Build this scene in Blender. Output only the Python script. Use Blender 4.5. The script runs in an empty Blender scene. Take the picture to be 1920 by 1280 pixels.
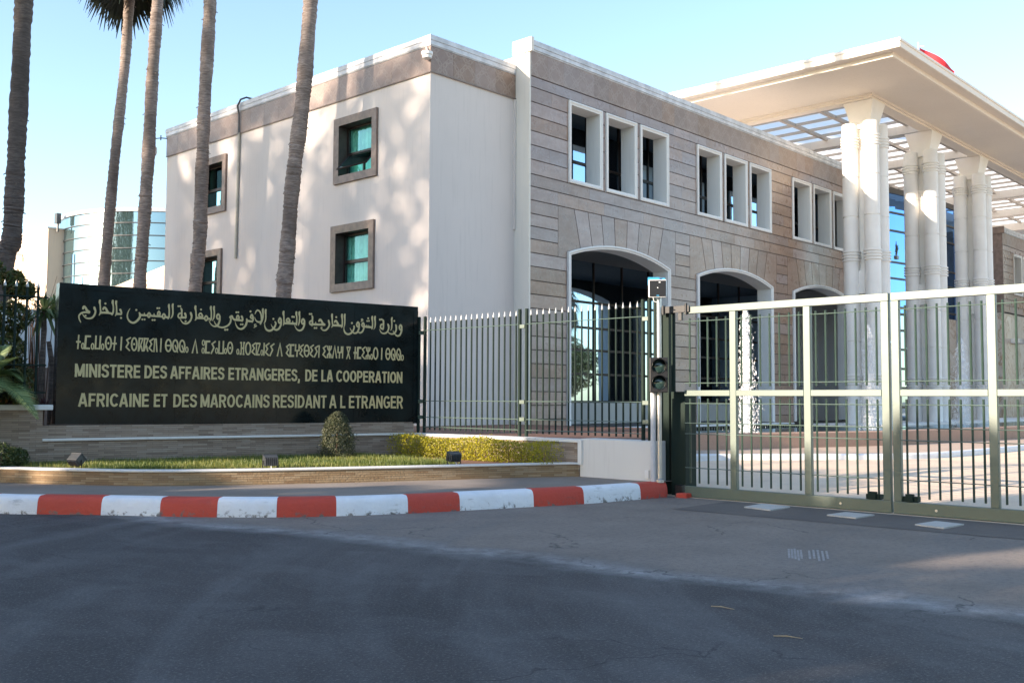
import bpy, bmesh, math, random
from mathutils import Vector, Matrix
from math import sin, cos, pi, radians as R
rnd = random.Random(7)
scene = bpy.context.scene
col = scene.collection

# ------------------------------------------------------------------ camera, sky, sun, exposure
cam = bpy.data.cameras.new('camera'); cam.sensor_width = 36.0; cam.lens = 35.31
cam.clip_start = 0.1; cam.clip_end = 3000
co = bpy.data.objects.new('camera', cam); col.objects.link(co)
rt = Vector((0.68085967, -0.73239982, 0.00453996)); up = Vector((-0.04544435, -0.03605805, 0.9983159)); fw = Vector((0.73100268, 0.67991934, 0.05783391))
m = Matrix((rt, up, -fw)).transposed().to_4x4(); m.translation = (0, 0, 1.5)
co.matrix_world = m
scene.camera = co
SUN_EL, SUN_OFF = R(16.2), R(18.0)          # low sun from -X, a little towards +Y
world = bpy.data.worlds.new('World'); scene.world = world; world.use_nodes = True
wn = world.node_tree; bg = wn.nodes['Background']
sky = wn.nodes.new('ShaderNodeTexSky'); sky.sky_type = 'NISHITA'; sky.sun_disc = False
sky.sun_elevation = SUN_EL; sky.sun_rotation = math.atan2(-cos(SUN_OFF), sin(SUN_OFF))
sky.altitude = 50; sky.air_density = 1.0; sky.dust_density = 0.6; sky.ozone_density = 1.3
wn.links.new(sky.outputs['Color'], bg.inputs['Color']); bg.inputs['Strength'].default_value = 0.15
sl = bpy.data.lights.new('sun', 'SUN'); sl.energy = 4.6; sl.angle = R(0.55); sl.color = (1.0, 0.83, 0.66)
so = bpy.data.objects.new('sun', sl); col.objects.link(so)
so.rotation_euler = Vector((cos(SUN_EL) * cos(SUN_OFF), -cos(SUN_EL) * sin(SUN_OFF), -sin(SUN_EL))).to_track_quat('-Z', 'Y').to_euler()
vs = scene.view_settings; vs.view_transform = 'Standard'; vs.look = 'None'; vs.gamma = 1.0; vs.use_curve_mapping = False
vs.exposure = 1.48

# ------------------------------------------------------------------ materials
class N:
    def __init__(s, name):
        s.m = bpy.data.materials.new(name); s.m.use_nodes = True; s.t = s.m.node_tree
        s.p = s.t.nodes['Principled BSDF']; s.out = s.t.nodes['Material Output']
    def n(s, kind, **kw):
        x = s.t.nodes.new('ShaderNode' + kind)
        for k, v in kw.items(): setattr(x, k, v)
        return x
    def set(s, sock, v):
        if hasattr(v, 'is_output') or isinstance(v, bpy.types.NodeSocket): s.t.links.new(v, sock)
        elif isinstance(v, (tuple, list)) and len(v) == 3 and sock.type == 'RGBA': sock.default_value = (*v, 1)
        else: sock.default_value = v
    def math(s, op, a, b=0.0, c=None, clamp=False):
        x = s.n('Math', operation=op, use_clamp=clamp); s.set(x.inputs[0], a); s.set(x.inputs[1], b)
        if c is not None: s.set(x.inputs[2], c)
        return x.outputs[0]
    def mix(s, f, a, b, blend='MIX'):
        x = s.n('Mix', data_type='RGBA', blend_type=blend); s.set(x.inputs[0], f); s.set(x.inputs[6], a); s.set(x.inputs[7], b)
        return x.outputs[2]
    def ramp(s, f, *st):
        x = s.n('ValToRGB'); s.set(x.inputs[0], f); e = x.color_ramp.elements
        while len(e) < len(st): e.new(0.5)
        for i, (p, c) in enumerate(st):
            e[i].position = p; e[i].color = (*c, 1) if isinstance(c, (tuple, list)) else (c, c, c, 1)
        return x.outputs[0]
    def coord(s, scale=(1, 1, 1), rot=(0, 0, 0), loc=(0, 0, 0), kind='Object'):
        tc = s.n('TexCoord'); mp = s.n('Mapping'); s.t.links.new(tc.outputs[kind], mp.inputs[0])
        mp.inputs[3].default_value = scale; mp.inputs[2].default_value = rot; mp.inputs[1].default_value = loc
        return mp.outputs[0]
    def noise(s, scale, detail=4, rough=0.55, vec=None, dist=0.0):
        x = s.n('TexNoise'); x.inputs['Scale'].default_value = scale; x.inputs['Detail'].default_value = detail
        x.inputs['Roughness'].default_value = rough; x.inputs['Distortion'].default_value = dist
        if vec is None: vec = s.coord()
        s.t.links.new(vec, x.inputs['Vector']); return x.outputs[0]
    def xyz(s, vec=None):
        x = s.n('SeparateXYZ'); s.t.links.new(vec if vec is not None else s.coord(), x.inputs[0]); return x.outputs
    def attr(s, name):
        x = s.n('Attribute'); x.attribute_name = name; return x.outputs['Fac']
    def bump(s, h, strength=0.3, dist=0.01):
        x = s.n('Bump'); x.inputs['Strength'].default_value = strength; x.inputs['Distance'].default_value = dist
        s.t.links.new(h, x.inputs['Height']); s.t.links.new(x.outputs[0], s.p.inputs['Normal'])
    def fin(s, color=None, rough=None, metal=None, spec=None):
        if color is not None: s.set(s.p.inputs['Base Color'], color)
        if rough is not None: s.set(s.p.inputs['Roughness'], rough)
        if metal is not None: s.set(s.p.inputs['Metallic'], metal)
        if spec is not None: s.set(s.p.inputs['Specular IOR Level'], spec)
        return s.m
def plain(name, c, rough=0.5, metal=0.0, var=0.12, scale=6, bump=0.0, spec=0.5):
    n = N(name); f = n.noise(scale, 5)
    k = n.ramp(f, (0.25, tuple(x * (1 - var) for x in c)), (0.75, tuple(min(1, x * (1 + var)) for x in c)))
    if bump: n.bump(n.noise(scale * 8, 4), bump, 0.01)
    return n.fin(k, rough, metal, spec)
MAT = {}
def plaster(name, c, dirt=(0.34, 0.31, 0.28)):
    n = N(name)
    f = n.noise(0.5, 6); g = n.noise(3.0, 4, 0.6, n.coord((4, 4, 0.25)))
    k = n.ramp(f, (0.3, tuple(x * .94 for x in c)), (0.7, c))
    st = n.ramp(g, (0.55, 0.0), (0.80, 1.0))
    k = n.mix(n.math('MULTIPLY', st, 0.22), k, dirt)
    n.bump(n.noise(60, 3), 0.12, 0.01)
    return n.fin(k, 0.8)
MAT['plaster'] = plaster('painted_plaster', (0.68, 0.615, 0.57))
MAT['cream'] = plaster('cream_render', (0.76, 0.71, 0.63))
MAT['ikwhite'] = plain('white_kerb_paint_clean', (0.72, 0.74, 0.76), 0.7)
MAT['white'] = plaster('white_paint', (0.78, 0.765, 0.73))
MAT['canopycream'] = plaster('canopy_render', (0.82, 0.76, 0.67))
MAT['peach'] = plaster('peach_render', (0.72, 0.56, 0.42))
MAT['lowwall'] = plaster('pale_wall_paint', (0.70, 0.69, 0.66))
def columnstone():
    n = N('column_stone'); f = n.noise(1.2, 6); k = n.ramp(f, (0.3, (0.74, 0.71, 0.665)), (0.7, (0.82, 0.80, 0.765)))
    n.bump(n.noise(50, 4), 0.08, 0.01)
    return n.fin(k, 0.6)
MAT['column'] = columnstone()
def slab(name, star=False):
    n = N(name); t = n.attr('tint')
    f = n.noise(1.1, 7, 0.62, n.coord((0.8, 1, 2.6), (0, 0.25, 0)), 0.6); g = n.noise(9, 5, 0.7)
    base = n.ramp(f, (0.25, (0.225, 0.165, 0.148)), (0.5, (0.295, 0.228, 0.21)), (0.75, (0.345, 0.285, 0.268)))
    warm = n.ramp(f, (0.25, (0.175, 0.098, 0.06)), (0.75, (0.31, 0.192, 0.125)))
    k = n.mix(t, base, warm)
    k = n.mix(n.math('MULTIPLY', n.ramp(g, (0.45, 0.0), (0.75, 1.0)), 0.3), k, (0.42, 0.36, 0.32))
    fr_ = n.math('FRACT', n.math('MULTIPLY', t, 9.7)); bv = n.math('ADD', 0.92, n.math('MULTIPLY', fr_, 0.28)); cbv = n.n('CombineColor'); [n.set(cbv.inputs[i], bv) for i in range(3)]
    k = n.mix(1.0, k, cbv.outputs[0], 'MULTIPLY')
    if star:
        k = n.mix(0.35, k, (0.18, 0.125, 0.09))
        o = n.xyz(); u = n.math('ADD', o[0], o[1]); per = 0.62
        def cell(a, off): return n.math('SUBTRACT', n.math('MODULO', n.math('ADD', n.math('DIVIDE', a, per), 100 + off), 1.0), 0.5)
        def pat(off):
            x = n.math('ABSOLUTE', cell(u, off)); z = n.math('ABSOLUTE', cell(o[2], off + 0.13))
            d1 = n.math('MAXIMUM', x, z); d2 = n.math('MULTIPLY', n.math('ADD', x, z), 0.7071)
            star_l = n.math('ABSOLUTE', n.math('SUBTRACT', n.math('MINIMUM', d1, d2), 0.27))
            oct_l = n.math('ABSOLUTE', n.math('SUBTRACT', n.math('MAXIMUM', d1, d2), 0.43))
            return n.math('MINIMUM', star_l, oct_l)
        d = n.math('MINIMUM', pat(0.0), n.math('ADD', pat(0.5), 0.004))
        line = n.math('SUBTRACT', 1.0, n.math('DIVIDE', d, 0.026), clamp=True)
        k = n.mix(n.math('MULTIPLY', line, 0.38), k, (0.44, 0.37, 0.31))
        n.bump(line, 0.3, 0.006)
        return n.fin(k, 0.42)
    n.bump(n.noise(40, 4), 0.06, 0.006)
    return n.fin(k, n.ramp(n.noise(3, 4), (0.3, 0.24), (0.7, 0.38)), None, 0.6)
MAT['stone'] = slab('sandstone_slab'); MAT['star'] = slab('carved_stone_frieze', True)
MAT['grout'] = plain('dark_joint', (0.05, 0.04, 0.035), 0.9)
def marble():
    n = N('veined_marble'); f = n.noise(0.7, 6, 0.6, n.coord((1, 1, 0.7), (0, 0.6, 0)), 2.2)
    k = n.ramp(f, (0.3, (0.42, 0.33, 0.25)), (0.47, (0.56, 0.49, 0.42)), (0.52, (0.33, 0.22, 0.13)), (0.56, (0.55, 0.48, 0.41)), (0.8, (0.62, 0.57, 0.51)))
    return n.fin(k, 0.3)
MAT['marble'] = marble()
def ledge_stone(name, a, b, c):      # thin stacked ledge-stone cladding
    n = N(name)
    o = n.xyz(); u = n.math('SUBTRACT', o[0], o[1]); cb = n.n('CombineXYZ'); n.set(cb.inputs[0], n.math('MULTIPLY', u, 1.0)); n.set(cb.inputs[1], o[2])
    def bt(sc, w, h, off):
        x = n.n('TexBrick'); x.offset = off; x.inputs['Scale'].default_value = sc; x.inputs['Brick Width'].default_value = w; x.inputs['Row Height'].default_value = h
        x.inputs['Mortar Size'].default_value = 0.0022; x.inputs['Mortar Smooth'].default_value = 0.4; x.inputs['Bias'].default_value = 0
        x.inputs['Color1'].default_value = (0, 0, 0, 1); x.inputs['Color2'].default_value = (1, 1, 1, 1); x.inputs['Mortar'].default_value = (0.3, 0.3, 0.3, 1)
        n.t.links.new(cb.outputs[0], x.inputs[0]); return x
    x1 = bt(1.0, 0.31, 0.034, 0.37); f = n.noise(2.2, 5)
    v = n.math('ADD', n.math('MULTIPLY', x1.outputs['Color'], 0.55), n.math('MULTIPLY', f, 0.5))
    k = n.ramp(v, (0.2, a), (0.5, b), (0.85, c))
    k = n.mix(n.math('MULTIPLY', x1.outputs['Fac'], 0.7), k, (0.05, 0.04, 0.03))
    h = n.math('ADD', n.math('SUBTRACT', n.math('MULTIPLY', x1.outputs['Color'], 0.6), x1.outputs['Fac']), n.math('MULTIPLY', n.noise(30, 4), 0.5))
    n.bump(h, 0.7, 0.02)
    return n.fin(k, 0.85)
MAT['ledge'] = ledge_stone('stacked_ledge_stone', (0.22, 0.165, 0.125), (0.33, 0.255, 0.195), (0.40, 0.33, 0.265))
MAT['ledge2'] = ledge_stone('warm_ledge_stone', (0.24, 0.15, 0.08), (0.32, 0.22, 0.12), (0.40, 0.30, 0.19))
def asphalt():
    n = N('asphalt'); v = n.coord(); o = n.xyz(v)
    w = n.noise(0.5, 5, 0.6, v); w2 = n.noise(3.5, 5, 0.65, v)
    # the seam between the old road (near) and the gate apron (far) runs at X ~ 7
    y = o[1]
    seamx = n.math('ADD', n.math('ADD', 7.9, n.math('MULTIPLY', n.math('SUBTRACT', y, 2.3), -0.155)), n.math('MULTIPLY', n.math('SUBTRACT', w, 0.5), 1.1))
    d = n.math('SUBTRACT', o[0], seamx)
    far = n.ramp(n.math('ADD', n.math('MULTIPLY', d, 0.5), 0.5), (0.35, 0.0), (0.68, 1.0))
    dusty = n.math('SUBTRACT', 1.0, n.math('MULTIPLY', n.math('ABSOLUTE', n.math('ADD', d, 0.12)), 2.4), clamp=True)
    dusty = n.math('MULTIPLY', dusty, n.ramp(n.math('ADD', n.math('MULTIPLY', w2, 0.7), n.math('MULTIPLY', n.noise(0.9, 3, 0.5, v), 0.5)), (0.40, 0.0), (0.75, 1.0)))
    near_c = n.ramp(n.noise(0.8, 6, 0.6, n.coord((1, 0.45, 1), (0, 0, 0.5))), (0.3, (0.036, 0.031, 0.031)), (0.7, (0.068, 0.058, 0.056)))
    far_c = n.ramp(n.noise(1.1, 6, 0.6, v), (0.3, (0.215, 0.172, 0.142)), (0.7, (0.30, 0.243, 0.20)))
    near_c = n.mix(n.math('MULTIPLY', n.ramp(n.noise(1.7, 7, 0.68, n.coord((1, 0.6, 1), (0, 0, 0.8)), 0.6), (0.46, 0.0), (0.68, 1.0)), 0.55), near_c, (0.13, 0.122, 0.122))
    k = n.mix(far, near_c, far_c)
    # wheel-swept dust arcs
    rr = n.math('SQRT', n.math('ADD', n.math('POWER', n.math('ADD', o[0], -13.0), 2.0), n.math('POWER', n.math('ADD', o[1], 2.0), 2.0)))
    arc = n.noise(1.0, 4, 0.5, None)
    cb = n.n('CombineXYZ'); n.set(cb.inputs[0], n.math('MULTIPLY', rr, 1.15)); n.set(cb.inputs[1], n.math('MULTIPLY', n.math('ARCTAN2', n.math('ADD', o[1], 2.0), n.math('ADD', o[0], -13.0)), 1.3))
    arc = n.noise(1.0, 6, 0.62, cb.outputs[0], 0.5)
    am = n.math('MULTIPLY', n.ramp(arc, (0.47, 0.0), (0.72, 1.0)), 0.5)
    k = n.mix(am, k, (0.175, 0.168, 0.168))
    k = n.mix(n.math('MULTIPLY', dusty, 0.9), k, (0.44, 0.42, 0.41))
    k = n.mix(n.ramp(n.noise(16, 5, 0.7, v), (0.36, 0.3), (0.52, 0.0)), k, (0.04, 0.039, 0.04))
    k = n.mix(n.ramp(n.noise(45, 3, 0.7, v), (0.53, 0.0), (0.66, 0.5)), k, (0.24, 0.225, 0.21))
    vr = n.n('TexVoronoi', feature='DISTANCE_TO_EDGE'); vr.inputs['Scale'].default_value = 0.42; dv = n.n('VectorMath', operation='ADD'); nz = n.n('TexNoise'); nz.inputs['Scale'].default_value = 1.8; nz.inputs['Detail'].default_value = 6; n.t.links.new(v, nz.inputs['Vector']); n.t.links.new(v, dv.inputs[0]); n.t.links.new(nz.outputs['Color'], dv.inputs[1]); n.t.links.new(dv.outputs[0], vr.inputs['Vector'])
    crack = n.math('MULTIPLY', n.ramp(vr.outputs['Distance'], (0.0, 1.0), (0.006, 0.0)), n.ramp(n.noise(0.45, 3, 0.5, v), (0.50, 0.0), (0.58, 0.8)))
    k = n.mix(crack, k, (0.015, 0.014, 0.014))
    g = n.noise(120, 3, 0.8, v); g2 = n.n('TexVoronoi'); g2.inputs['Scale'].default_value = 75; n.t.links.new(v, g2.inputs['Vector'])
    k = n.mix(n.ramp(g, (0.3, 0.55), (0.55, 0.0)), k, (0.012, 0.012, 0.013))
    k = n.mix(n.ramp(n.noise(200, 2, 0.7, v), (0.60, 0.0), (0.76, 0.45)), k, (0.30, 0.28, 0.26))
    n.bump(n.math('ADD', n.math('MULTIPLY', g, 1.0), g2.outputs[0]), 0.55, 0.006)
    return n.fin(k, 0.8)
MAT['asphalt'] = asphalt()
MAT['chalk'] = plain('worn_chalk_mark', (0.33, 0.30, 0.28), 0.85, 0, 0.3, 20)
def pave(name, a, b, sc=120):
    n = N(name); f = n.noise(0.9, 6); g = n.noise(sc, 3, 0.7)
    k = n.ramp(f, (0.3, a), (0.7, b)); k = n.mix(n.ramp(g, (0.3, 0.4), (0.6, 0.0)), k, tuple(x * .35 for x in a))
    st = n.ramp(n.noise(1.6, 6, 0.7), (0.55, 0.0), (0.75, 0.4)); k = n.mix(st, k, tuple(x * .55 for x in a))
    n.bump(g, 0.4, 0.006); return n.fin(k, 0.85)
MAT['sidewalk'] = pave('worn_pavement', (0.22, 0.18, 0.15), (0.31, 0.265, 0.225))
MAT['drive'] = pave('driveway_paving', (0.84, 0.63, 0.45), (0.92, 0.72, 0.53))
MAT['plate'] = pave('concrete_cover', (0.48, 0.46, 0.42), (0.60, 0.57, 0.53))
MAT['track'] = pave('dark_patch', (0.12, 0.10, 0.09), (0.17, 0.145, 0.125))
MAT['soil'] = pave('red_soil', (0.16, 0.075, 0.045), (0.22, 0.11, 0.07), 40)
MAT['island'] = pave('pink_paving', (0.50, 0.37, 0.28), (0.60, 0.46, 0.36))
MAT['basin'] = pave('pink_granite', (0.40, 0.255, 0.185), (0.50, 0.33, 0.245), 70)
def kerb_paint(name, c):
    n = N(name); f = n.noise(9, 6, 0.7); z = n.xyz()[2]
    wear = n.ramp(n.math('ADD', f, n.math('MULTIPLY', n.math('SUBTRACT', 0.16, z), 1.0)), (0.66, 0.0), (0.74, 1.0))
    wear = n.math('MULTIPLY', wear, n.ramp(z, (0.0, 1.0), (0.12, 0.25)))
    k = n.mix(n.math('MULTIPLY', n.ramp(n.noise(2.5, 6, 0.65), (0.45, 0.0), (0.8, 1.0)), 0.5), c, tuple(x * .66 + .03 for x in c))
    k = n.mix(n.ramp(n.noise(3.0, 5, 0.7, n.coord((1, 1, 5))), (0.60, 0.0), (0.72, 0.35)), k, (0.10, 0.095, 0.09))
    k = n.mix(wear, k, (0.14, 0.13, 0.12))
    n.bump(n.noise(22, 5, 0.6), 0.6, 0.02); return n.fin(k, 0.65)
MAT['kwhite'] = kerb_paint('white_kerb_paint', (0.80, 0.83, 0.87)); MAT['kred'] = kerb_paint('red_kerb_paint', (0.52, 0.062, 0.036))
def granite():
    n = N('polished_dark_granite'); f = n.noise(2.2, 7, 0.65, None, 0.8); g = n.noise(60, 3, 0.7)
    k = n.ramp(f, (0.35, (0.004, 0.006, 0.0065)), (0.75, (0.010, 0.019, 0.022)))
    k = n.mix(n.ramp(g, (0.5, 0.0), (0.75, 0.5)), k, (0.016, 0.026, 0.028))
    return n.fin(k, n.ramp(n.noise(5, 4), (0.3, 0.10), (0.7, 0.18)), None, 0.28)
MAT['granite'] = granite()
MAT['gold'] = plain('dull_gold_lettering', (0.57, 0.47, 0.235), 0.5, 0.0, 0.08)
def paintmetal(name, c, rough=0.35, spec=0.4):
    n = N(name); f = n.noise(7, 6, 0.6); k = n.ramp(f, (0.3, tuple(x * .85 for x in c)), (0.7, c))
    k = n.mix(n.ramp(n.noise(25, 5, 0.7), (0.68, 0.0), (0.8, 0.5)), k, (0.16, 0.15, 0.13))
    return n.fin(k, n.ramp(f, (0.3, rough), (0.7, rough + 0.08)), 0.0, spec)
MAT['green'] = paintmetal('dark_green_metal_paint', (0.016, 0.029, 0.023), 0.6, 0.15)
MAT['gate'] = paintmetal('green_gate_paint', (0.066, 0.108, 0.082), 0.42, 1.0)
MAT['tip'] = plain('bare_spike_tip', (0.45, 0.45, 0.43), 0.4, 0.5)
MAT['black'] = plain('black_metal', (0.012, 0.012, 0.013), 0.45)
MAT['steel'] = plain('galvanised_steel', (0.55, 0.55, 0.54), 0.35, 0.7)
MAT['pvc'] = plain('grey_conduit', (0.55, 0.56, 0.58), 0.5)
MAT['lamp'] = plain('dark_grey_casting', (0.055, 0.06, 0.065), 0.4)
MAT['sensor'] = plain('white_plastic', (0.75, 0.75, 0.74), 0.4, 0, 0.04)
MAT['blue'] = plain('blue_plastic', (0.05, 0.32, 0.55), 0.4)
MAT['brownstone'] = plain('brown_stone_frame', (0.20, 0.145, 0.115), 0.45, 0, 0.35, 5)
MAT['darkframe'] = plain('dark_bronze_frame', (0.020, 0.013, 0.011), 0.4)
MAT['coping'] = plain('white_metal_coping', (0.56, 0.56, 0.57), 0.45, 0.1, 0.3, 3)
MAT['pipe'] = plain('beige_pipe', (0.50, 0.45, 0.36), 0.5)
MAT['curtain'] = None
def curtain():
    n = N('pale_curtain'); o = n.xyz(); w = n.math('SINE', n.math('MULTIPLY', n.math('ADD', n.math('ADD', o[0], o[1]), n.math('MULTIPLY', n.noise(3), 0.3)), 34.0))
    k = n.ramp(n.math('ADD', n.math('MULTIPLY', w, 0.5), 0.5), (0.0, (0.38, 0.56, 0.50)), (1.0, (0.60, 0.78, 0.72)))
    n.bump(w, 0.6, 0.03); return n.fin(k, 0.9)
MAT['curtain'] = curtain()
def glassy(name, tint, dark, refl):
    n = N(name); g = n.n('BsdfGlossy'); n.set(g.inputs['Color'], tint); g.inputs['Roughness'].default_value = 0.02
    nb = n.n('Bump'); nb.inputs['Strength'].default_value = 0.06; nb.inputs['Distance'].default_value = 0.05; n.t.links.new(n.noise(0.7, 2), nb.inputs['Height']); n.t.links.new(nb.outputs[0], g.inputs['Normal'])
    fr = n.n('Fresnel'); fr.inputs[0].default_value = 1.5
    mx = n.n('MixShader'); n.set(mx.inputs[0], n.math('ADD', fr.outputs[0], refl, clamp=True))
    n.fin(dark, 0.1); n.t.links.new(n.p.outputs[0], mx.inputs[1]); n.t.links.new(g.outputs[0], mx.inputs[2]); n.t.links.new(mx.outputs[0], n.out.inputs[0])
    return n.m
MAT['mirror'] = glassy('blue_solar_glass', (0.15, 0.32, 0.66), (0.01, 0.02, 0.03), 0.66)
MAT['darkglass'] = glassy('dark_tinted_glass', (0.50, 0.72, 0.95), (0.010, 0.014, 0.018), 0.55)
MAT['drumglass'] = glassy('pale_curved_glass', (0.60, 0.78, 0.86), (0.05, 0.085, 0.09), 0.36)
def clearglass(name, tint, refl):
    n = N(name); t = n.n('BsdfTransparent'); n.set(t.inputs[0], tint); g = n.n('BsdfGlossy'); g.inputs['Roughness'].default_value = 0.02; n.set(g.inputs[0], (0.5, 0.85, 0.85))
    fr = n.n('Fresnel'); fr.inputs[0].default_value = 1.22; mx = n.n('MixShader'); n.set(mx.inputs[0], n.math('ADD', fr.outputs[0], refl, clamp=True))
    n.t.links.new(t.outputs[0], mx.inputs[1]); n.t.links.new(g.outputs[0], mx.inputs[2]); n.t.links.new(mx.outputs[0], n.out.inputs[0]); return n.m
MAT['teal'] = clearglass('green_window_glass', (0.55, 0.88, 0.80), 0.0)
def bark(name, a, b, c):
    n = N(name); v = n.coord((3.2, 3.2, 20)); f = n.noise(1.5, 7, 0.72, v, 0.35); g = n.noise(2.5, 5, 0.6)
    k = n.ramp(f, (0.28, a), (0.5, b), (0.75, c)); k = n.mix(n.ramp(n.noise(0.9, 4, 0.6), (0.45, 0.0), (0.65, 0.55)), k, a)
    n.bump(f, 0.8, 0.03); return n.fin(k, 0.92)
MAT['bark'] = bark('palm_bark', (0.075, 0.056, 0.046), (0.26, 0.205, 0.175), (0.47, 0.40, 0.355))
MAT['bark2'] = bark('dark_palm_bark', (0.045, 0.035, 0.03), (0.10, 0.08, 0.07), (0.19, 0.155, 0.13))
def leaf(name, cols, rough=0.5, trans=0.25):
    n = N(name); t = n.attr('tint'); k = n.ramp(t, *[(i / max(1, len(cols) - 1), c) for i, c in enumerate(cols)])
    n.fin(k, rough); tr = n.n('BsdfTranslucent'); n.set(tr.inputs[0], k); mx = n.n('MixShader'); mx.inputs[0].default_value = trans
    n.t.links.new(n.p.outputs[0], mx.inputs[1]); n.t.links.new(tr.outputs[0], mx.inputs[2]); n.t.links.new(mx.outputs[0], n.out.inputs[0]); return n.m
MAT['grass'] = leaf('grass_blade', [(0.075, 0.12, 0.022), (0.16, 0.20, 0.04), (0.30, 0.27, 0.065)])
MAT['hedge'] = leaf('golden_hedge_leaf', [(0.15, 0.16, 0.010), (0.34, 0.31, 0.012), (0.52, 0.44, 0.02)])
MAT['cone'] = leaf('dark_topiary_leaf', [(0.03, 0.042, 0.018), (0.075, 0.088, 0.04), (0.15, 0.155, 0.085)])
MAT['shrub'] = leaf('green_shrub_leaf', [(0.025, 0.045, 0.012), (0.06, 0.09, 0.025), (0.10, 0.13, 0.04)])
MAT['creeper'] = leaf('creeper_leaf', [(0.025, 0.045, 0.014), (0.065, 0.10, 0.026), (0.13, 0.13, 0.03), (0.30, 0.17, 0.06)])
MAT['frond'] = leaf('palm_frond', [(0.010, 0.015, 0.006), (0.02, 0.03, 0.011), (0.04, 0.045, 0.02)], 0.5, 0.08)
MAT['fan'] = leaf('low_palm_frond', [(0.09, 0.14, 0.05), (0.17, 0.24, 0.09), (0.27, 0.33, 0.14)])
MAT['red'] = leaf('dark_red_leaf', [(0.06, 0.012, 0.012), (0.11, 0.02, 0.02)])
MAT['twig'] = plain('dry_twig', (0.16, 0.10, 0.07), 0.9)
MAT['tree'] = leaf('street_tree_leaf', [(0.02, 0.035, 0.01), (0.05, 0.07, 0.02)])
def water():
    n = N('splashing_water'); n.fin((0.97, 0.98, 0.99), 0.3, None, 1.0); tr = n.n('BsdfTranslucent'); n.set(tr.inputs[0], (0.97, 0.98, 1.0)); mx = n.n('MixShader'); mx.inputs[0].default_value = 0.4
    n.t.links.new(n.p.outputs[0], mx.inputs[1]); n.t.links.new(tr.outputs[0], mx.inputs[2]); n.t.links.new(mx.outputs[0], n.out.inputs[0]); return n.m
MAT['spray'] = water()
MAT['pool'] = glassy('pool_water', (0.6, 0.7, 0.75), (0.02, 0.03, 0.035), 0.02)
def skylight():
    n = N('translucent_roof_sheet'); tr = n.n('BsdfTranslucent'); n.set(tr.inputs[0], (1.0, 0.93, 0.85)); n.t.links.new(tr.outputs[0], n.out.inputs[0]); return n.m
MAT['skylight'] = skylight()
MAT['gallery'] = plain('gallery_render', (0.20, 0.19, 0.18), 0.8)
MAT['flag'] = plain('red_flag_cloth', (0.55, 0.02, 0.03), 0.7)
MAT['lens'] = glassy('signal_lens', (0.6, 0.66, 0.64), (0.022, 0.045, 0.040), -0.01)
MAT['lime'] = plain('lime_green_panel', (0.45, 0.60, 0.10), 0.5)

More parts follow.
